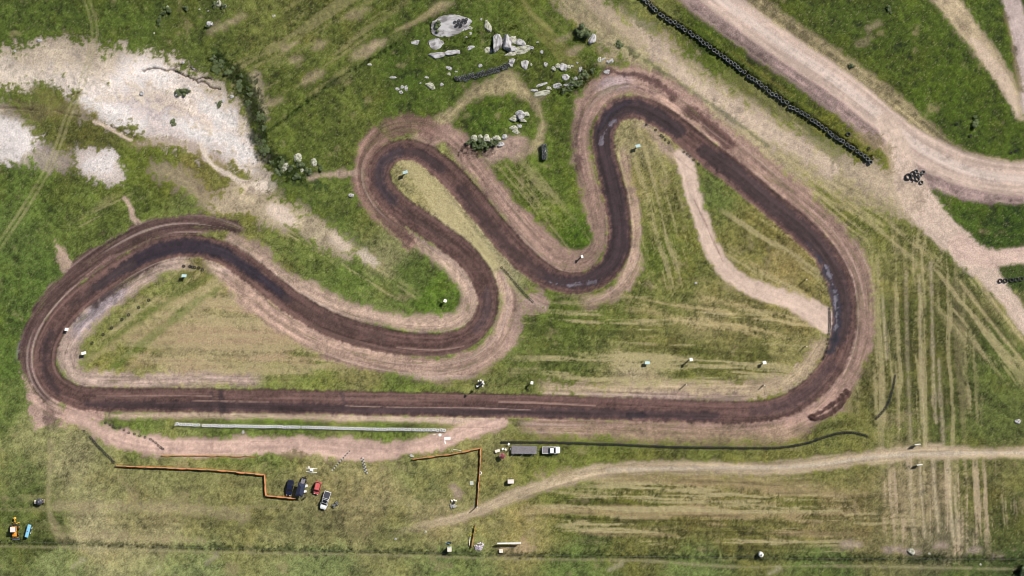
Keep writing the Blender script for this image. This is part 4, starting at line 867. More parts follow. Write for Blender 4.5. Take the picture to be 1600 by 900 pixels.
# ------------------------------------------------------------------ shrubs
def leaf_mesh(name, seed, n, m, leaf=0.16):
    rnd = np.random.default_rng(seed); k = 9
    cen = rnd.normal(0, 0.42, (k, 3)); cen[:, 2] = np.abs(cen[:, 2]) * 0.8 + 0.35; rad = rnd.uniform(0.28, 0.5, k)
    c = rnd.integers(0, k, n); d = rnd.normal(0, 1, (n, 3)); d /= np.linalg.norm(d, axis=1)[:, None]
    p = cen[c] + d * (rad[c] * rnd.uniform(0.55, 1.05, n))[:, None]; p[:, 2] = np.maximum(p[:, 2], 0.04)
    a = np.cross(d, rnd.normal(0, 1, (n, 3))); a /= np.linalg.norm(a, axis=1)[:, None]; b = np.cross(d + rnd.normal(0, .5, (n, 3)), a); b /= np.linalg.norm(b, axis=1)[:, None]
    l = (leaf * rnd.uniform(0.6, 1.4, n))[:, None]
    v = np.stack([p - a * l, p + b * l * 0.5, p + a * l, p - b * l * 0.5], 1).reshape(-1, 3)
    me = bpy.data.meshes.new(name); me.from_pydata(v.tolist(), [], np.arange(n * 4).reshape(n, 4).tolist()); me.materials.append(m); return me
def stem_mesh(name, seed):
    rnd = random.Random(seed); mb = MB()
    for i in range(5):
        a = rnd.uniform(0, 6.28); r = rnd.uniform(0.2, 0.5); h = rnd.uniform(0.5, 0.8)
        mb.tube((0.05 * math.cos(a), 0.05 * math.sin(a), -0.1), (r * 0.5 * math.cos(a), r * 0.5 * math.sin(a), h * 0.5), 0.05, 6, 0.035)
        mb.tube((r * 0.5 * math.cos(a), r * 0.5 * math.sin(a), h * 0.48), (r * math.cos(a), r * math.sin(a), h), 0.035, 6, 0.015)
    return mb.mesh(name, M_BARK)
LEAFM = [leaf_mesh('foliage', 5 + i, 800, M_LEAF if i % 2 else M_LEAF2, 0.15) for i in range(5)]; STEMM = [stem_mesh('stem', i) for i in range(3)]
BIGLEAF = leaf_mesh('foliage', 99, 2600, M_LEAF2, 0.085)
def shrub(u, v, w, h, label, group=None, me=None, name='shrub', cat='shrub'):
    t = thing(name, u, v, random.uniform(0, 6.28), label, cat, group, gzmin(u, v, 2)); k = w * S * 0.5 / 0.78
    link('foliage', me or random.choice(LEAFM), t, (0, 0, 0), 0, (k, k, h)); link('stem', random.choice(STEMM), t, (0, 0, 0), 0, (k, k, h))
    return t
shrub(907,50,24,2.0,'big round grey green bush with a pinkish boulder under it', None, BIGLEAF, 'bush', 'bush')
for i, (u, v) in enumerate(resample([(336,92),(352,104),(372,118),(388,142),(396,165),(402,190),(404,214),(412,238),(430,254),(452,272)], 11)):
    shrub(u + random.uniform(-7, 9), v + random.uniform(-7, 7), random.choice((6, 8, 9, 12, 17)), random.uniform(0.3, 0.6), 'dark green shrub in the belt along the rim of the white hollow', 'shrubs along the hollow rim')
for u, v, w_ in ((734,222,9),(742,227,10),(752,222,11),(750,230,9),(768,224,8),(775,224,8),(760,230,7)):
    shrub(u, v, w_, 0.8, 'dark shrub growing between the lichened boulders', 'shrubs between the boulders')
for u, v, w_ in ((285,142,12),(278,145,9),(291,142,8)):
    shrub(u, v, w_, 0.7, 'dark green shrub on the small islet in the white sand', 'shrubs on the sand islet')
for u, v, w_ in ((336,8,10),(348,10,8),(262,16,10),(255,22,8),(250,33,9),(326,40,7),(290,12,8)):
    shrub(u, v, w_, 0.6, 'low dark shrub in the grass above the white hollow', 'shrubs above the hollow')
for u, v, w_ in ((895,130,11),(907,122,12),(915,116,10),(905,132,9),(890,138,9),(880,143,9),(925,112,8)):
    shrub(u, v, w_, 0.6, 'bushy shrub between the rock ledges and the top bend', 'shrubs by the rock ledges')
for u, v, w_ in ((470,258,12),(482,268,10),(500,262,9),(462,276,11),(440,252,10)):
    shrub(u, v, w_, 0.6, 'dark shrub around the gully rocks left of the hairpin', 'shrubs in the gully')
shrub(1522,191,13,0.8,'dark shrub alone in lush grass between the gravel road and the farm track'); shrub(1331,104,8,0.6,'little bush on the rough verge of the gravel road')
shrub(968,69,10,0.5,'little pale bush at the head of the dark grass line'); shrub(343,162,8,0.4,'dark low shrub on the white sand near the rim'); shrub(271,191,9,0.35,'olive shrub low on the white sand')
shrub(1597,893,16,1.6,'dark bush in the corner below the boundary fence'); shrub(792,58,9,0.7,'dark shrub behind the touching boulder pair'); t = shrub(685,42,12,0.7,'dark shrub growing in a hollow of the broad slab'); t.location.z = slab_z(685, 42) - .1
shrub(1390,15,9,0.5,'grey twiggy bush in the lush grass beyond the gravel road')
for u, v in ((742,826),(735,835)):
    shrub(u, v, 6, 0.5, 'small yellowish bush beside the brown net fence', 'yellowish bushes by the net fence', leaf_mesh('foliage', 3, 300, M_YTUBE, 0.12))

# ------------------------------------------------------------------ fences
def net_fence(pts, label, net, hgt=1.0, pitch=16, name='mesh_fence', sag=0.12):
    u0, v0 = pts[0]; z0 = gz(u0, v0); t = thing(name, u0, v0, 0, label, 'fence', None, z0); O = P(u0, v0, z0)
    post = MB().tube((0, 0, -0.15), (0, 0, hgt + 0.12), 0.035, 6).mesh('post', M_DARKMETAL)
    posts = []
    for (a, b), (c, d) in zip(pts[:-1], pts[1:]):
        L = math.hypot(c - a, d - b); n = max(1, round(L / pitch))
        for i in range(n): posts.append((a + (c - a) * i / n, b + (d - b) * i / n))
    posts.append(pts[-1])
    for u, v in posts: 
        o = link('post', post, t, P(u, v, gz(u, v)) - O); o.rotation_euler = (random.uniform(-.1, .1), random.uniform(-.1, .1), 0)
    for (a, b), (c, d) in zip(posts[:-1], posts[1:]):
        A, B = P(a, b, gz(a, b)) - O, P(c, d, gz(c, d)) - O; n = 6; dirv = (B - A).normalized(); nor = Vector((-dirv.y, dirv.x, 0)); mb = MB(); vs = []; fs = []
        lean = -random.uniform(.08, .32)
        for i in range(n + 1):
            f = i / n; q = A.lerp(B, f); s_ = sag * 4 * f * (1 - f) * random.uniform(0.7, 1.3); bulge = random.uniform(-.07, .07)
            for kk, (zz, of) in enumerate(((0.03, 0), (0.5 * hgt, bulge + lean * .4), (hgt - s_, lean * (0.5 + f * (1 - f) * 2)))):
                vs += [q + nor * (of + 0.012) + Vector((0, 0, zz)), q + nor * (of - 0.012) + Vector((0, 0, zz))]
        for i in range(n):
            for kk in range(2):
                p = (i * 3 + kk) * 2; r = ((i + 1) * 3 + kk) * 2
                fs += [(p, r, r + 2, p + 2), (p + 1, p + 3, r + 3, r + 1)]
            p = (i * 3 + 2) * 2; r = ((i + 1) * 3 + 2) * 2; fs.append((p, r, r + 1, p + 1))
        mb.add(vs, fs); mb.build('net', net, t)
    return t
net_fence([(181,727.5),(260,730),(340,734),(414,741),(416.5,774),(463,778)], 'orange plastic mesh fence with a dog-leg ending at the navy canopy', M_ORANGE, 1.05, 15)
net_fence([(252,711.5),(320,711.5),(400,713)], 'low faded orange mesh fence edging the pit lane', M_BROWNNET, 0.4, 18)
net_fence([(645,717),(680,712),(706,709),(752,699),(750,738),(746,790)], 'faded orange mesh fence turning a corner by the flatbed trailer', M_ORANGE, 0.95, 14)
net_fence([(743,820),(740.5,838),(738,855)], 'short brown mesh fence leading to the litter heap', M_BROWNNET, 0.95, 12)
net_fence([(735,838),(734,852)], 'short white tape fence beside the brown mesh fence', M_CREAM, 0.5, 14)
def wire_fence():
    pts = [(-30,846),(100,847.5),(260,853.5),(420,858),(600,861),(800,866),(1000,869),(1300,872),(1640,873)]
    sp = resample(pts, 17); u0, v0 = sp[0]; z0 = gz(u0, v0); t = thing('wire_fence', u0, v0, 0, 'long wire fence on thin dark posts along the bottom boundary', 'fence', None, z0); O = P(u0, v0, z0)
    pm = [MB().tube((0, 0, -0.2), (0.03 * i, 0, 1.25), 0.055, 6, 0.045).mesh('post', M_WOOD) for i in range(3)]
    for u, v in sp:
        o = link('post', random.choice(pm), t, P(u, v + random.gauss(0, .4), gz(u, v)) - O, random.uniform(0, 6)); o.rotation_euler[0] = random.uniform(-.08, .08)
    for h in (0.35, 0.75, 1.1):
        mb = MB()
        for (a, b), (c, d) in zip(sp[:-1], sp[1:]): mb.tube(P(a, b, gz(a, b) + h) - O, P(c, d, gz(c, d) + h) - O, 0.006, 3)
        mb.build('wire', M_STEEL, t)
wire_fence()

# ------------------------------------------------------------------ vehicles
def wheel(parent, x, y, r, wd, tyre_m=M_TYRE, rim_m=M_STEEL):
    mb = MB(); prof = [(r * .62, -wd / 2), (r * .92, -wd / 2), (r, -wd * .3), (r, wd * .3), (r * .92, wd / 2), (r * .62, wd / 2)]
    mb.M = Matrix.Translation((0, 0, 0)); mb.lathe(prof, 18, 'Y')
    e = link('wheel', None, parent, (x, y, r)); e.empty_display_size = 0.1
    mb.build('tyre', tyre_m, e, True)
    rm = MB().lathe([(0.02, -wd * .36), (r * .62, -wd * .3), (r * .62, wd * .3), (0.02, wd * .36)], 14, 'Y'); rm.build('rim', rim_m, e, True)
    return e
def ring(x, hw, z0, z1, c=0.10):
    c = min(c, hw * .4, (z1 - z0) * .35)
    return [(x, -hw + c, z0), (x, hw - c, z0), (x, hw, z0 + c), (x, hw, z1 - c), (x, hw - c, z1), (x, -hw + c, z1), (x, -hw, z1 - c), (x, -hw, z0 + c)]
def car(u, v, rz, label, kind, paint, L=4.3, W=1.75, name='parked_car', cat='car', roof_m=None, shade_bed=None):
    t = thing(name, u, v, rz, label, cat, 'parked vehicles' if False else None, gzmean(u, v, 6) + 0.02)
    h = L / 2; w = W / 2; zb = 0.92 if kind != 'pickup' else 1.05; zt = 1.48 if kind == 'sedan' else 1.72; z0 = 0.28 if kind == 'sedan' else 0.4
    if kind == 'pickup': cab = (-0.10 * L, 0.26 * L, -0.06 * L, 0.13 * L)
    elif kind == 'sedan': cab = (-0.40 * L, 0.22 * L, -0.22 * L, 0.06 * L)
    else: cab = (-0.47 * L, 0.24 * L, -0.42 * L, 0.10 * L)
    if kind == 'pickup':
        stations = [(-h, w * .9, z0 + .15, .62), (-h + .1, w, z0, .64), (cab[0] - .02, w, z0, .64), (cab[0], w, z0, zb), (cab[1] * .9, w, z0, zb), (h - .5, w * .97, z0, zb - .05), (h - .12, w * .88, z0, zb - .18), (h, w * .74, z0 + .12, zb - .3)]
    else:
        stations = [(-h, w * .78, z0 + .14, zb - .12), (-h + .15, w * .93, z0, zb - .02), (cab[0], w, z0, zb), (0, w, z0, zb), (cab[1], w, z0, zb), (h - .55, w * .96, z0, zb - .06), (h - .15, w * .86, z0, zb - .18), (h, w * .70, z0 + .12, zb - .3)]
    mb = MB().loft([ring(*s_) for s_ in stations])
    wr = w * .78; b0, b1, t0, t1 = cab; wb = w * .95
    q = [(b0, -wb, zb - .02), (b1, -wb, zb - .02), (b1, wb, zb - .02), (b0, wb, zb - .02), (t0, -wr, zt), (t1, -wr, zt), (t1, wr, zt), (t0, wr, zt)]
    mb.add(q, [(0, 3, 2, 1), (4, 5, 6, 7), (0, 1, 5, 4), (1, 2, 6, 5), (2, 3, 7, 6), (3, 0, 4, 7)])
    body = mb.build('body', paint, t)
    bv = body.modifiers.new('bevel', 'BEVEL'); bv.width = 0.05; bv.segments = 2; bv.limit_method = 'ANGLE'; bv.angle_limit = math.radians(30)
    MB().panel([q[1], q[2], q[6], q[5]], .025, .10).build('windscreen', M_GLASS, t)
    MB().panel([q[3], q[0], q[4], q[7]], .025, .12).build('rear_window', M_GLASS, t)
    MB().panel([q[0], q[1], q[5], q[4]], .025, .14).build('side_window', M_GLASS, t); MB().panel([q[2], q[3], q[7], q[6]], .025, .14).build('side_window', M_GLASS, t)
    MB().panel([q[4], q[5], q[6], q[7]], .02, .10).build('roof_panel', roof_m or paint, t)
    for sx in (-1, 1):
        MB().box(h - .14, h + .0, sx * w * .52 - .16, sx * w * .52 + .16, zb - .36, zb - .2).build('headlight', M_LAMPG, t)
        MB().box(-h - .01, -h + .07, sx * w * .62 - .12, sx * w * .62 + .12, .55, .75).build('tail_light', M_LAMPR, t)
        MB().box(b1 - .32, b1 - .14, sx * (w + .10) - .09, sx * (w + .10) + .09, zb, zb + .15, .02).build('mirror', paint, t)
        for x in (-0.31 * L, 0.31 * L): wheel(t, x, sx * (w - .09), .33 if kind == 'sedan' else .38, .21)
    MB().box(h - .06, h + .05, -w * .7, w * .7, .36, .52, .02).build('front_bumper', M_DARKMETAL if kind != 'sedan' else paint, t); MB().box(-h - .05, -h + .06, -w * .75, w * .75, .38, .54, .02).build('rear_bumper', M_DARKMETAL if kind != 'sedan' else paint, t)
    if kind == 'pickup':
        x0, x1 = -h + .03, b0 - .03; bed = MB(); bed.box(x0, x1, -w, -w + .07, .60, zb + .03); bed.box(x0, x1, w - .07, w, .60, zb + .03); bed.box(x0, x0 + .06, -w + .07, w - .07, .60, zb + .02); bed.box(x1 - .06, x1, -w + .07, w - .07, .60, zb + .02)
        bed.build('cargo_bed_wall', paint, t); MB().box(x0 + .065, x1 - .065, -w + .075, w - .075, .60, .70 if not shade_bed else zb - .06).build('cargo_bed_floor', shade_bed or M_DARKMETAL, t)
    return t
car(453,762,heading(455.5,750,451,774),'shiny navy black saloon parked at the left end of the vehicle group','sedan',M_NAVY,4.2,1.75)
car(496.3,762,heading(499.5,752,494.5,772),'small faded red car beside the navy canopy','hatch',M_RED,3.5,1.65,roof_m=M_RED)
car(509,781,heading(513,767,504.5,794),'white pickup with dark roof and covered load bed beside the quad bike','pickup',M_CARWHITE,5.0,1.8,'pickup_truck','pickup',M_GLASS,M_BLACKPL)
car(861,702.8,0.0,'white pickup hitched to the flatbed trailer beside the tyre row','pickup',M_CARWHITE,4.9,1.85,'pickup_truck','pickup',None,M_GREYDECK)
# flatbed trailer behind the white pickup
t = thing('flatbed_trailer', 819, 702, math.radians(-1), 'long grey flatbed trailer with three white flags, hitched to a white pickup', 'trailer', None, gzmean(819, 702, 6))
L2, W2 = 3.45, 1.12
for i in range(8):
    y0 = -W2 + i * (2 * W2 / 8); MB().box(-L2, L2, y0 + .008, y0 + 2 * W2 / 8 - .008, .98 + random.uniform(0, .012), 1.06).build('deck_board', M_GREYDECK, t)
MB().box(-L2, L2, -W2 - .06, -W2, .86, 1.08).box(-L2, L2, W2, W2 + .06, .86, 1.08).box(-L2 + .05, L2 - .05, -.5, -.38, .7, .978).box(-L2 + .05, L2 - .05, .38, .5, .7, .978).build('chassis', M_DARKMETAL, t)
MB().tube((L2, -.4, .8), (L2 + 1.35, 0, .62), .06).tube((L2, .4, .8), (L2 + 1.35, 0, .62), .06).build('drawbar', M_DARKMETAL, t)
for x in (-.9, -.05):
    for s_ in (-1, 1): wheel(t, x, s_ * .93, .36, .22)
for x in (-2.95, -.35, 2.35):
    f = MB().tube((x, -W2 - .03, 0.9), (x, -W2 - .03, 2.5), .025, 6).build('flag_pole', M_STEEL, t)
    mb = MB(); n = 5; vs = []; fs = []
    for i in range(n + 1):
        for z in (1.75, 2.5): vs += [(x - .16 * i * .8, -W2 - .05 - .12 * i, z - .02 * i + .03 * math.sin(i * 2)), (x - .16 * i * .8 + .012, -W2 - .05 - .12 * i - .012, z - .02 * i + .03 * math.sin(i * 2))]
    for i in range(n): a = i * 4; b = a + 4; fs += [(a, b, b + 2, a + 2), (a + 1, a + 3, b + 3, b + 1), (a + 2, b + 2, b + 3, a + 3)]
    mb.add(vs, fs).build('flag', M_WHITE, f)
# navy canopy with a small trailer at its head
t = thing('canopy_tent', 471, 764, heading(474, 752, 468, 776) + math.pi / 2, 'navy canvas canopy on four poles between the black saloon and the red car', 'canopy', None, gzmean(471, 764, 6))
w2, l2, ez, pz = 1.02, 1.75, 2.0, 2.55
mb = MB(); mb.add([(-w2,-l2,ez),(w2,-l2,ez),(w2,l2,ez),(-w2,l2,ez),(0,-l2*.5,pz),(0,l2*.5,pz)], [(0,1,4),(1,2,5,4),(2,3,5),(3,0,4,5),(0,3,2,1)]); mb.build('roof', M_CANVAS, t)
for a in (-1, 1):
    MB().box(-w2, w2, a * l2 - .012, a * l2 + .012, ez - .28, ez - .01).build('valance', M_CANVAS, t)
    for b in (-1, 1): MB().tube((a * (w2 - .06), b * (l2 - .06), -.05), (a * (w2 - .06), b * (l2 - .06), ez), .03).build('pole', M_STEEL, t)
t = thing('utility_trailer', 474.5, 751, heading(477, 743, 472, 758), 'small dark open trailer at the upper end of the navy canopy', 'trailer', None, gzmean(474.5, 751, 4))
MB().box(-.9, .9, -.62, .62, .5, .58).build('floor', M_GREYDECK, t)
MB().box(-.9, .9, -.66, -.62, .48, .9).box(-.9, .9, .62, .66, .48, .9).box(-.94, -.9, -.66, .66, .48, .9).box(.9, .94, -.66, .66, .48, .9).build('side_board', M_DARKMETAL, t)
for s_ in (-1, 1): wheel(t, 0, s_ * .76, .28, .18)
MB().tube((.94, 0, .5), (1.7, 0, .45), .04).build('drawbar', M_DARKMETAL, t)
def crate(u, v, a, b, h, rz, label, m, name='box', cat='box', group=None):
    t = thing(name, u, v, rz, label, cat, group, gzmean(u, v, 2) - .02)
    bd = MB().box(-a/2, a/2, -b/2, b/2, 0, h).build('body', m, t); bv = bd.modifiers.new('bevel', 'BEVEL'); bv.width = .02; bv.segments = 2
    MB().box(-a/2 - .03, a/2 + .03, -b/2 - .03, b/2 + .03, h + .002, h + .06, .01).build('lid', m, t)
    MB().box(-.12, .12, -b/2 - .05, -b/2 - .003, h * .62, h * .70).build('handle', M_DARKMETAL, t); return t
crate(478.5,759,.75,.6,.6,.3,'white cool box by the upper side of the navy canopy',M_WHITE,'cool_box'); crate(477,767.5,.7,.55,.6,.2,'white cool box by the lower side of the navy canopy',M_WHITE,'cool_box')
# quad bike
t = thing('quad_bike', 524, 788, math.radians(40), 'dark quad bike with grey seat beside the white pickup', 'quad bike', None, gzmean(524, 788, 4))
MB().loft([ring(-.75, .26, .45, .72), ring(-.2, .2, .4, .78), ring(.35, .22, .4, .85), ring(.8, .3, .4, .7)]).build('body', M_BLACKPL, t)
MB().loft([ring(-.6, .2, .725, .84), ring(-.1, .16, .785, .9), ring(.15, .12, .80, .9)]).build('seat', M_STEEL, t)
MB().tube((.3, 0, .8), (.42, 0, 1.1), .03).tube((.42, -.4, 1.12), (.42, .4, 1.12), .022).build('handlebar', M_DARKMETAL, t)
for x in (-.6, .62):
    for s_ in (-1, 1): wheel(t, x, s_ * .48, .28, .26)
    MB().box(x - .28, x + .28, -.5, -.3, .62, .67, .03).box(x - .28, x + .28, .3, .5, .62, .67, .03).build('mudguard', M_STEEL, t)
# white metal frame on the grass
t = thing('steel_frame', 487, 734.5, math.radians(-4), 'white welded metal frame lying on grass above the vehicle group', 'frame', None, gzmean(487, 734.5, 5) + .05)
for y in (-.55, .45): MB().box(-1.5, 1.5, y - .08, y + .08, 0, .16).build('rail', M_WHITE, t)
for x in (-.5, .35): MB().box(x - .08, x + .08, -.46, .36, .02, .15).build('cross_bar', M_WHITE, t)
MB().loft([ring(-.45, .28, .165, .5), ring(.35, .35, .165, .55)]).build('seat_pan', M_WHITE, t); MB().box(-1.1, -.55, .54, .95, .0, .2, .03).build('end_plate', M_CREAM, t)
# backhoe loader
t = thing('backhoe_loader', 25, 826, -math.pi / 2, 'orange and yellow backhoe loader with pale cab roof beside the blue trailer', 'loader', None, gzmean(25, 826, 6))
hood = MB().loft([ring(.45, .42, .75, 1.45), ring(1.2, .44, .75, 1.42), ring(1.9, .38, .75, 1.28)]).build('hood', M_ORANGEP, t); MB().box(-1.5, 1.95, -.32, .32, .5, .748).build('chassis', M_DARKMETAL, t)
MB().box(-.75, .42, -.62, .62, .75, 1.5).build('cab_base', M_ORANGEP, t)
cabp = link('cab', None, t)
for x in (-.7, .36):
    for y in (-.6, .6): MB().box(x - .04, x + .04, y - .04, y + .04, 1.5, 2.48).build('cab_pillar', M_DARKMETAL, cabp)
MB().box(-.66, .32, -.57, .57, 1.52, 2.46).build('cab_glass', M_GLASS, cabp); MB().box(-.85, .55, -.72, .72, 2.485, 2.62, .06).build('cab_roof', M_PINKROOF, cabp)
for s_ in (-1, 1): wheel(t, -.55, s_ * .98, .72, .42, rim_m=M_YELLOW); wheel(t, 1.45, s_ * .85, .45, .3, rim_m=M_YELLOW)
for s_ in (-1, 1):
    MB().tube((.3, s_ * .52, 1.35), (1.7, s_ * .55, 1.15), .09).tube((1.7, s_ * .55, 1.15), (2.55, s_ * .55, .45), .085).build('loader_arm', M_ORANGEP, t)
MB().add([(2.4,-1.0,.05),(3.05,-1.0,.02),(3.0,-1.0,.18),(2.62,-1.0,.25),(2.5,-1.0,.75),(2.4,-1.0,.78),(2.4,1.0,.05),(3.05,1.0,.02),(3.0,1.0,.18),(2.62,1.0,.25),(2.5,1.0,.75),(2.4,1.0,.78)], [(0,1,2,3,4,5),(11,10,9,8,7,6)] + [(i, 6 + i, 6 + (i + 1) % 6, (i + 1) % 6) for i in range(6)]).build('front_bucket', M_STEEL, t)
MB().tube((-1.45, 0, .9), (-2.3, .45, 2.0), .13).build('boom', M_YELLOW, t); MB().tube((-2.3, .45, 2.0), (-3.05, .05, 1.2), .11).build('dipper_arm', M_YELLOW, t); MB().tube((-1.6, -.15, 1.2), (-2.25, .25, 2.05), .06).build('hydraulic_ram', M_STEEL, t)
MB().loft([ring(-3.25, .3, .55, .95), ring(-2.85, .32, .6, 1.25)]).build('rear_bucket', M_YELLOW, t)
for s_ in (-1, 1): MB().tube((-1.5, s_ * .35, .8), (-1.85, s_ * 1.15, .08), .08).build('stabiliser_leg', M_YELLOW, t)
# pale blue water trailer
t = thing('water_trailer', 46, 828.5, heading(49, 818, 43.5, 839), 'long pale blue tank trailer beside the backhoe loader', 'trailer', None, gzmean(46, 828.5, 5))
tk = MB().loft([ring(-1.75, .34, .85, 1.35, .18), ring(-1.65, .46, .72, 1.5, .2), ring(1.65, .46, .72, 1.5, .2), ring(1.75, .34, .85, 1.35, .18)]).build('tank', M_BLUE, t, False); MB().lathe([(0.02, 1.505), (.18, 1.505), (.18, 1.58), (.02, 1.59)], 14).build('filler_cap', M_STEEL, tk)
MB().box(-1.7, 1.7, -.36, .36, .6, .715).build('chassis', M_DARKMETAL, t); MB().tube((1.7, 0, .62), (2.35, 0, .5), .05).build('drawbar', M_DARKMETAL, t)
for x in (-.6, .15):
    for s_ in (-1, 1): wheel(t, x, s_ * .56, .33, .2, rim_m=M_WHITE)
for x in (-.9, .5): MB().box(x - .2, x + .2, .66, .78, .5, .75, .02).build('side_locker', M_WHITE, t)
# dark round tank on pale trailer
t = thing('tank_trailer', 63.5, 783, math.radians(5), 'round dark plastic tank on a small cream trailer left of the field', 'trailer', None, gzmean(63.5, 783, 4))
MB().box(-1.35, 1.3, -.5, .5, .5, .6).build('bed', M_CREAM, t); MB().box(-1.38, -.92, -.5, .5, .603, .9).build('front_locker', M_CREAM, t); MB().box(.98, 1.3, -.5, .5, .603, .85).build('rear_board', M_WOOD, t)
tk = MB().lathe([(0.02, .605), (.84, .605), (.88, .75), (.88, 1.25), (.8, 1.42), (.35, 1.55), (.02, 1.57)], 24, closed=False).build('tank', M_BLACKPL, t, True); MB().lathe([(.02, 1.55), (.2, 1.55), (.2, 1.64), (.02, 1.65)], 14).build('lid', M_STEEL, tk)
for s_ in (-1, 1): wheel(t, 0, s_ * .62, .3, .2)
MB().tube((-1.35, 0, .52), (-1.9, 0, .45), .045).build('drawbar', M_DARKMETAL, t)
# small box trailer
t = thing('box_trailer', 798, 751.5, 0.02, 'small cream box trailer standing alone in the grass right of the mesh fence', 'trailer', None, gzmean(798, 751.5, 4))
bd = MB().box(-.8, .8, -.5, .5, .45, 1.35).build('box_body', M_CREAM, t); MB().box(-.84, .84, -.54, .54, 1.353, 1.42, .04).build('roof', M_PINKROOF, t); MB().box(-.825, -.803, -.42, .42, .5, 1.3).build('rear_door', M_WHITE, t)
for s_ in (-1, 1): wheel(t, -.1, s_ * .62, .3, .18)
MB().tube((.8, -.3, .46), (1.5, 0, .42), .04).tube((.8, .3, .46), (1.5, 0, .42), .04).build('drawbar', M_DARKMETAL, t)
# maroon sun umbrella
t = thing('sun_umbrella', 785, 711.5, 0, 'maroon sun umbrella with a bleached side near the end of the flatbed trailer', 'umbrella', None, gz(785, 711.5))
MB().lathe([(0.02, 1.95), (.35, 1.85), (.85, 1.55), (.84, 1.52), (.35, 1.81), (.02, 1.9)], 8).build('canopy', M_MAROON, t); MB().tube((0, 0, -.05), (0, 0, 2.05), .025).build('pole', M_STEEL, t)
MB().lathe([(.02, -.03), (.25, -.03), (.25, .06), (.02, .1)], 14).build('base', M_CONCRETE, t)
# folding table, chairs
def table(u, v, a, b, rz, label, m=M_WHITE):
    t = thing('folding_table', u, v, rz, label, 'table', None, gzmean(u, v, 2)); MB().box(-a/2, a/2, -b/2, b/2, .70, .74).build('table_top', m, t)
    for x in (-1, 1):
        for y in (-1, 1): MB().tube((x * (a/2 - .08), y * (b/2 - .08), -.05), (x * (a/2 - .08), y * (b/2 - .08), .70), .02, 6).build('leg', M_STEEL, t)
table(777.5,704,1.35,.75,math.radians(16),'cream folding table between the mesh fence corner and the umbrella',M_CREAM)
def chair(u, v, rz, label, m=M_WHITE, group=None):
    t = thing('plastic_chair', u, v, rz, label, 'chair', group, gzmean(u, v, 2)); MB().box(-.24, .24, -.24, .24, .40, .45).build('seat', m, t); MB().add([(-.24,-.24,.45),(-.2,-.24,.45),(-.34,-.22,.88),(-.30,-.22,.88),(-.24,.24,.45),(-.2,.24,.45),(-.34,.22,.88),(-.30,.22,.88)],[(0,1,3,2),(4,6,7,5),(0,2,6,4),(1,5,7,3),(2,3,7,6),(0,4,5,1)]).build('backrest', m, t)
    for x in (-1, 1):
        for y in (-1, 1): MB().tube((x * .26, y * .26, -.04), (x * .2, y * .2, .40), .022, 6).build('leg', m, t)
chair(786,701,.6,'white plastic chair next to the cream folding table'); chair(795,693.5,1.2,'white plastic chair between the tyre row and the flatbed trailer'); chair(790,702,2.4,'white plastic chair near the tail of the flatbed trailer')
# cabins, boxes and boards along the bottom
def cabin(u, v, a, h, rz, label):
    t = thing('portable_toilet', u, v, rz, label, 'cabin', None, gzmean(u, v, 3) - .02); MB().box(-a/2, a/2, -a/2, a/2, 0, h).build('wall', M_WHITE, t); MB().box(-a/2 - .05, a/2 + .05, -a/2 - .05, a/2 + .05, h + .002, h + .12, .07).build('roof', M_CREAM, t)
    d = MB().box(-.32, .32, a/2 + .003, a/2 + .035, .08, h - .15).build('door', M_BOARD, t); MB().box(.2, .27, a/2 + .037, a/2 + .07, .95, 1.08).build('handle', M_DARKMETAL, d)
cabin(702.5,857,1.05,1.9,.05,'white cabin with a flat cream roof beside the boundary fence')
crate(783,860.5,.95,.9,.6,.08,'low cream box under the white board sign',M_CREAM)
t = thing('wheelbarrow', 701.5, 847.5, .1, 'dark wheelbarrow with pale blue handles above the white cabin', 'wheelbarrow', None, gz(701.5, 847.5))
MB().add([(-.42,-.3,.62),(.5,-.34,.66),(.5,.34,.66),(-.42,.3,.62),(-.2,-.18,.32),(.3,-.2,.32),(.3,.2,.32),(-.2,.18,.32)],[(0,1,5,4),(1,2,6,5),(2,3,7,6),(3,0,4,7),(4,5,6,7)]).build('tray', M_DARKMETAL, t); wheel(t, .62, 0, .18, .09)
for s_ in (-1, 1): MB().tube((.6, s_ * .1, .2), (-.95, s_ * .3, .66), .03).build('handle', M_BLUE, t); MB().tube((-.2, s_ * .22, .36), (-.35, s_ * .24, -.03), .022).build('leg', M_STEEL, t)
t = thing('board_sign', 795.5, 847.5, math.radians(1), 'long white board sign standing on four posts by the boundary fence', 'sign', None, gzmean(795.5, 847.5, 4))
for x in (-3.1, -1.3, .8, 3.0): MB().tube((x, -.05, -.15), (x, -.05, 1.75), .05).build('post', M_WOOD, t)
for i in range(3): MB().box(-3.2 + i * 2.14, -3.2 + i * 2.14 + 2.12, .005, .045, 1.0, 1.8).build('board', M_WHITE, t)
MB().box(-3.22, 3.24, -.06, .3, 1.803, 1.85).build('cap_rail', M_WHITE, t)
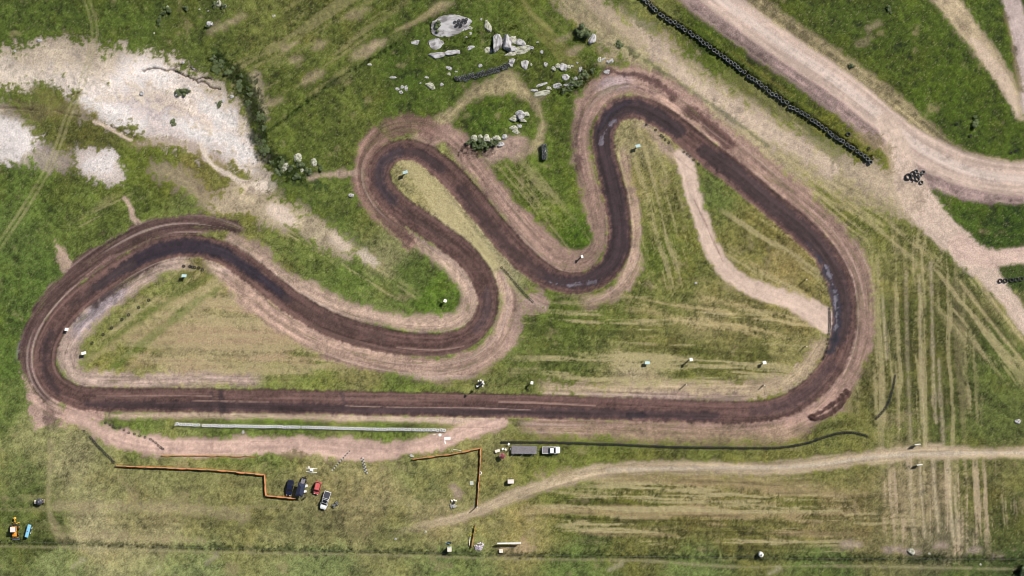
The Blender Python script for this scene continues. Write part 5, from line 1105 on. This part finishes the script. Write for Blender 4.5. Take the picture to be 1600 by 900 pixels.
# litter heap and rubble heap
t = thing('litter_heap', 749, 854, 0, 'heap of pale and purplish litter bags at the end of the brown mesh fence', 'litter heap', None, gz(749, 854))
for i in range(34):
    a = random.uniform(0, 6.28); r = random.uniform(0, 1) ** .6; me = rock_mesh(200 + i % 6, .8, M_BAG, 2) if i < 6 else bm_
    bm_ = me; k = random.uniform(.22, .42); o = link('bag', me, t, (1.5 * r * math.cos(a), 1.05 * r * math.sin(a), .15 + .5 * (1 - r)), a, (k, k * random.uniform(.7, 1.1), k * .7))
t = thing('rubble_heap', 709, 788, 0, 'grey rubble heap with pale sacks and a dark drum on open grass', 'rubble heap', None, gz(709, 788))
for i in range(30):
    a = random.uniform(0, 6.28); r = random.uniform(0, 1) ** .6; k = random.uniform(.16, .32); link('rubble_piece', ROCKM[i % 9], t, (.95 * r * math.cos(a) - .1, .75 * r * math.sin(a) - .45, .1 + .3 * (1 - r)), a, (k, k, k * .7))
for x, y in ((-.55, 1.05), (.1, 1.2), (.55, 1.0)): link('sack', rock_mesh(260, .8, M_CREAM, 2), t, (x, y, .3), x, (.4, .28, .3))
MB().lathe([(.02, 0), (.29, 0), (.29, .85), (.02, .86)], 16).build('drum', M_DARKMETAL, t).location = (.1, .55, 0)
# white boards dropped at the pit exit
def board(u, v, a, b, rz, label, m=M_WHITE, th=.06):
    t = thing('painted_board', u, v, rz, label, 'board', None, gzmean(u, v, 2) + .03); MB().box(-a/2, a/2, -b/2, b/2, 0, th).build('face', m, t)
    for s_ in (-1, 1): MB().box(-a/2 + .02, a/2 - .02, s_ * b * .3 - .03, s_ * b * .3 + .03, -.05, -.003).build('batten', M_WOOD, t)
board(699,685,1.75,.8,.03,'white rectangular board lying at the pit lane exit'); board(695.5,691,.35,1.05,.3,'narrow white board lying below the rectangular one'); board(687.5,679.5,.75,.75,.78,'white square board set diamond-wise at the end of the white tyres'); board(678.5,679,.6,.3,-.2,'little cream board under the white tyre row',M_CREAM); board(737,754.5,.95,1.05,.03,'pale grey square slab left of the mesh fence',M_CONCRETE,.12)
for (u0, v0, u1, v1), lb in (((708,702,721,704), 'white pole lying behind the slanting mesh fence'), ((706,702,706.5,706), 'short white pole lying behind the slanting mesh fence')):
    A, B = P(u0, v0, gz(u0, v0) + .06), P(u1, v1, gz(u1, v1) + .06); m_ = (A + B) / 2
    t = link('pole', None, None, m_); tag(t, lb, 'pole'); MB().tube(A - m_, B - m_, .07).build('shaft', M_CREAM, t); MB().tube(B - m_, B - m_ + (B - A).normalized() * .12, .09).build('end_cap', M_DARKMETAL, t)
rock(643,712,6,4,20,.4,'cream sack of stones at the start of the slanting mesh fence', name='stone', cat='stone')
# ------------------------------------------------------------------ white drum tank, sign boards at the gateway
t = thing('water_tank', 1188, 865.5, 0, 'white upright plastic water tank by the boundary fence', 'water tank', None, gzmean(1188, 865.5, 3) - .03)
MB().lathe([(.02, 0), (.66, 0), (.68, .1), (.68, 1.45), (.6, 1.62), (.25, 1.75), (.02, 1.76)], 24, closed=False).build('tank', M_WHITE, t, True); MB().lathe([(.02, 1.75), (.2, 1.75), (.2, 1.84), (.02, 1.85)], 14).build('lid', M_DARKMETAL, t)
for (u, v), lb in (((1431,693.5), 'grey sign board above the access road at the gateway'), ((1434,725), 'grey sign board below the access road at the gateway')):
    t = thing('gate_sign', u, v, math.radians(8), lb, 'sign', None, gz(u, v))
    for x in (-.5, .5): MB().tube((x, 0, -.15), (x, 0, 1.9), .05).build('post', M_WOOD, t)
    MB().box(-.75, .75, .052, .09, .8, 1.85).build('board', M_CONCRETE, t); MB().box(-.8, .8, -.06, .14, 1.903, 1.95).build('cap', M_WHITE, t)

# ------------------------------------------------------------------ marker boards and posts round the track
def marker(u, v, label, m, h=1.3, group=None, bw=.55, rz=None):
    t = thing('marker_board', u, v, rz if rz is not None else random.uniform(-.4, .4), label, 'marker', group, gz(u, v)); MB().box(-.13, .13, -.13, .13, -.15, h).build('post', M_WOOD, t)
    mb = MB(); mb.M = Matrix.Translation((0, .0, h + .12)) @ Matrix.Rotation(math.radians(-22), 4, 'X'); mb.box(-bw * 1.2, bw * 1.2, -.42, .42, 0, .05); b = mb.build('board', m, t)
    mb = MB(); mb.tube((0, .13, h - .35), (0, .3, h + .02), .03, 6); mb.build('strut', M_DARKMETAL, t)
marker(634,270,'pale blue marker board on the straw island inside the hairpin',M_BOARD,1.7); marker(290,431,'pale blue marker board near the tyres inside the left loop',M_BOARD,1.5); marker(996,229,'pale blue marker board inside the top bend',M_BOARD,1.5)
marker(696,470,'white marker board on green grass inside the lower bend',M_WHITE,1.5,bw=.35); marker(133,551.5,'white marker board in the left tip of the infield',M_WHITE,1.3); marker(106,514.5,'white marker board on the inside verge of the left loop',M_WHITE,.9,bw=.4)
marker(1011,566.5,'pale blue marker board in the striped infield, lowest of its line',M_BOARD,1.0); marker(1078,561,'white marker board on a tall post in the striped infield',M_WHITE,2.6,bw=.35); marker(1193,566,'white marker board near the right end of the striped infield',M_WHITE,1.5,bw=.4); 
marker(831,597.5,'white marker board above the straight with a lone tyre at its foot',M_WHITE,1.9,bw=.3)
marker(909,401,'white marker board on the pink verge inside the U bend',M_WHITE,1.9,bw=.25)
def post(u, v, h, label, group=None):
    t = thing('marker_post', u, v, 0, label, 'post', group, gz(u, v)); MB().tube((0, 0, -.2), (0, 0, h), .15, 8, .13).build('shaft', M_WOOD, t); MB().tube((0, 0, h + .002), (0, 0, h + .08), .16).build('cap', M_CREAM, t)
post(275,664,1.6,'slim post at the left end of the white tyre row'); post(1258,541,2.2,'slim wooden post on the inside of the last bend'); post(1071,600.5,2.2,'slim wooden post on the verge above the straight under the striped infield'); post(1193,601.5,1.8,'slim wooden post on the verge above the right end of the straight'); post(1258,437,2.2,'slim wooden post in the wedge between the short cut and the circuit'); post(746,790,2.6,'slim dark post at the lower end of the corner mesh fence')
# loudspeaker mast in a stack of tyres
t = thing('speaker_mast', 750.5, 599.5, math.radians(35), 'loudspeaker mast rising from stacked tyres above the middle of the straight', 'mast', None, gz(750.5, 599.5))
MB().tube((0, 0, -.2), (0, 0, 4.4), .06, 10, .05).build('mast', M_STEEL, t); MB().tube((-.75, 0, 4.2), (.75, 0, 4.2), .035).build('cross_arm', M_STEEL, t)
for s_ in (-1, 1):
    mb = MB(); mb.M = Matrix.Translation((s_ * .7, 0, 4.2)) @ Matrix.Rotation(math.radians(90 * s_), 4, 'Y') @ Matrix.Rotation(math.radians(-20), 4, 'X'); mb.lathe([(.03, -.25), (.08, -.2), (.12, .05), (.38, .38), (.35, .38), (.09, .05), (.03, -.1)], 16); mb.build('horn', M_WHITE, t, True)
for k in range(3): tyre(T_TRUCKB, 750.3 + .2 * k, 599.8, 'black truck tyre stacked round the foot of the loudspeaker mast', 'tyres round the mast', gzmean(750.3, 599.8, 2), k * .425, .01, 'truck_tyre')
for a in range(5): rock(750.5 + 5.2 * math.cos(a * .75 - 2.2), 599.5 + 5.2 * math.sin(a * .75 - 2.2), 3, 3, 0, .25, 'small whitewashed stone ringing the foot of the loudspeaker mast', 'whitewashed stones round the mast', rock_mesh(300, .7, M_WHITE, 2), 'stone', 'stone')
# white pole on the stacked tyre block
t = thing('flag_pole', 852.5, 226, 0, 'thin white pole leaning over the stacked tyre block', 'pole', None, gz(852.5, 226)); MB().tube((0, 0, -.1), (0, -2.2, 1.6), .05).build('shaft', M_WHITE, t); MB().tube((0, -2.2, 1.6), (0, -2.3, 1.68), .07).build('end_cap', M_DARKMETAL, t)

# ------------------------------------------------------------------ people
def person(u, v, rz, label, shirt, trousers):
    J = {'pel': (0,0,.95), 'che': (.02,0,1.32), 'nek': (.03,0,1.5), 'hed': (.05,0,1.62), 'top': (.06,0,1.74)}
    E_ = [('pel','che'),('che','nek'),('nek','hed'),('hed','top')]; Rr = {'pel': .15, 'che': .16, 'nek': .06, 'hed': .105, 'top': .085}
    for s_, n in ((1,'l'),(-1,'r')):
        J.update({n+'hip': (0,s_*.10,.9), n+'kne': (.05*s_,s_*.12,.5), n+'ank': (.06*s_-.02,s_*.13,.09), n+'toe': (.06*s_+.15,s_*.14,.04), n+'sho': (.02,s_*.2,1.43), n+'elb': (.0,s_*.27,1.14), n+'wri': (.16,s_*.26,.94), n+'han': (.22,s_*.25,.87)})
        Rr.update({n+'hip': .1, n+'kne': .065, n+'ank': .045, n+'toe': .04, n+'sho': .07, n+'elb': .048, n+'wri': .034, n+'han': .04})
        E_ += [('pel',n+'hip'),(n+'hip',n+'kne'),(n+'kne',n+'ank'),(n+'ank',n+'toe'),('che',n+'sho'),(n+'sho',n+'elb'),(n+'elb',n+'wri'),(n+'wri',n+'han')]
    keys = list(J); me = bpy.data.meshes.new('person'); me.from_pydata([J[k] for k in keys], [(keys.index(a), keys.index(b)) for a, b in E_], [])
    o = bpy.data.objects.new('person', me); COL.objects.link(o); o.modifiers.new('skin', 'SKIN'); sm = o.modifiers.new('sub', 'SUBSURF'); sm.levels = sm.render_levels = 1
    for k, sv in zip(keys, me.skin_vertices[0].data): sv.radius = (Rr[k], Rr[k]); sv.use_root = (k == 'pel')
    dg = bpy.context.evaluated_depsgraph_get(); m2 = bpy.data.meshes.new_from_object(o.evaluated_get(dg)); bpy.data.objects.remove(o); bpy.data.meshes.remove(me)
    for m_ in (M_SKIN, shirt, trousers): m2.materials.append(m_)
    for p in m2.polygons:
        c = p.center; p.use_smooth = True; p.material_index = 0 if c.z > 1.49 or (abs(c.y) > .2 and c.z < 1.08) else (1 if c.z > .93 else 2)
    t = thing('person', u, v, rz, label, 'person', None, gz(u, v) - .01); link('body', m2, t)
    MB().lathe([(.02, 1.80), (.07, 1.785), (.115, 1.72), (.118, 1.64), (.1, 1.62), (.09, 1.7), (.02, 1.74)], 14).build('hair', M_HAIR, t, True).location = (.035, 0, 0)
person(479,744,-1.2,'person in dark clothes standing at the head of the small dark trailer',M_SHIRTD,M_TROUSER); person(478,776,1.0,'person in dark clothes standing at the lower end of the navy canopy',M_SHIRTD,M_TROUSER); person(797,701.5,2.8,'person in a white shirt standing at the tail of the flatbed trailer',M_SHIRTW,M_TROUSER)
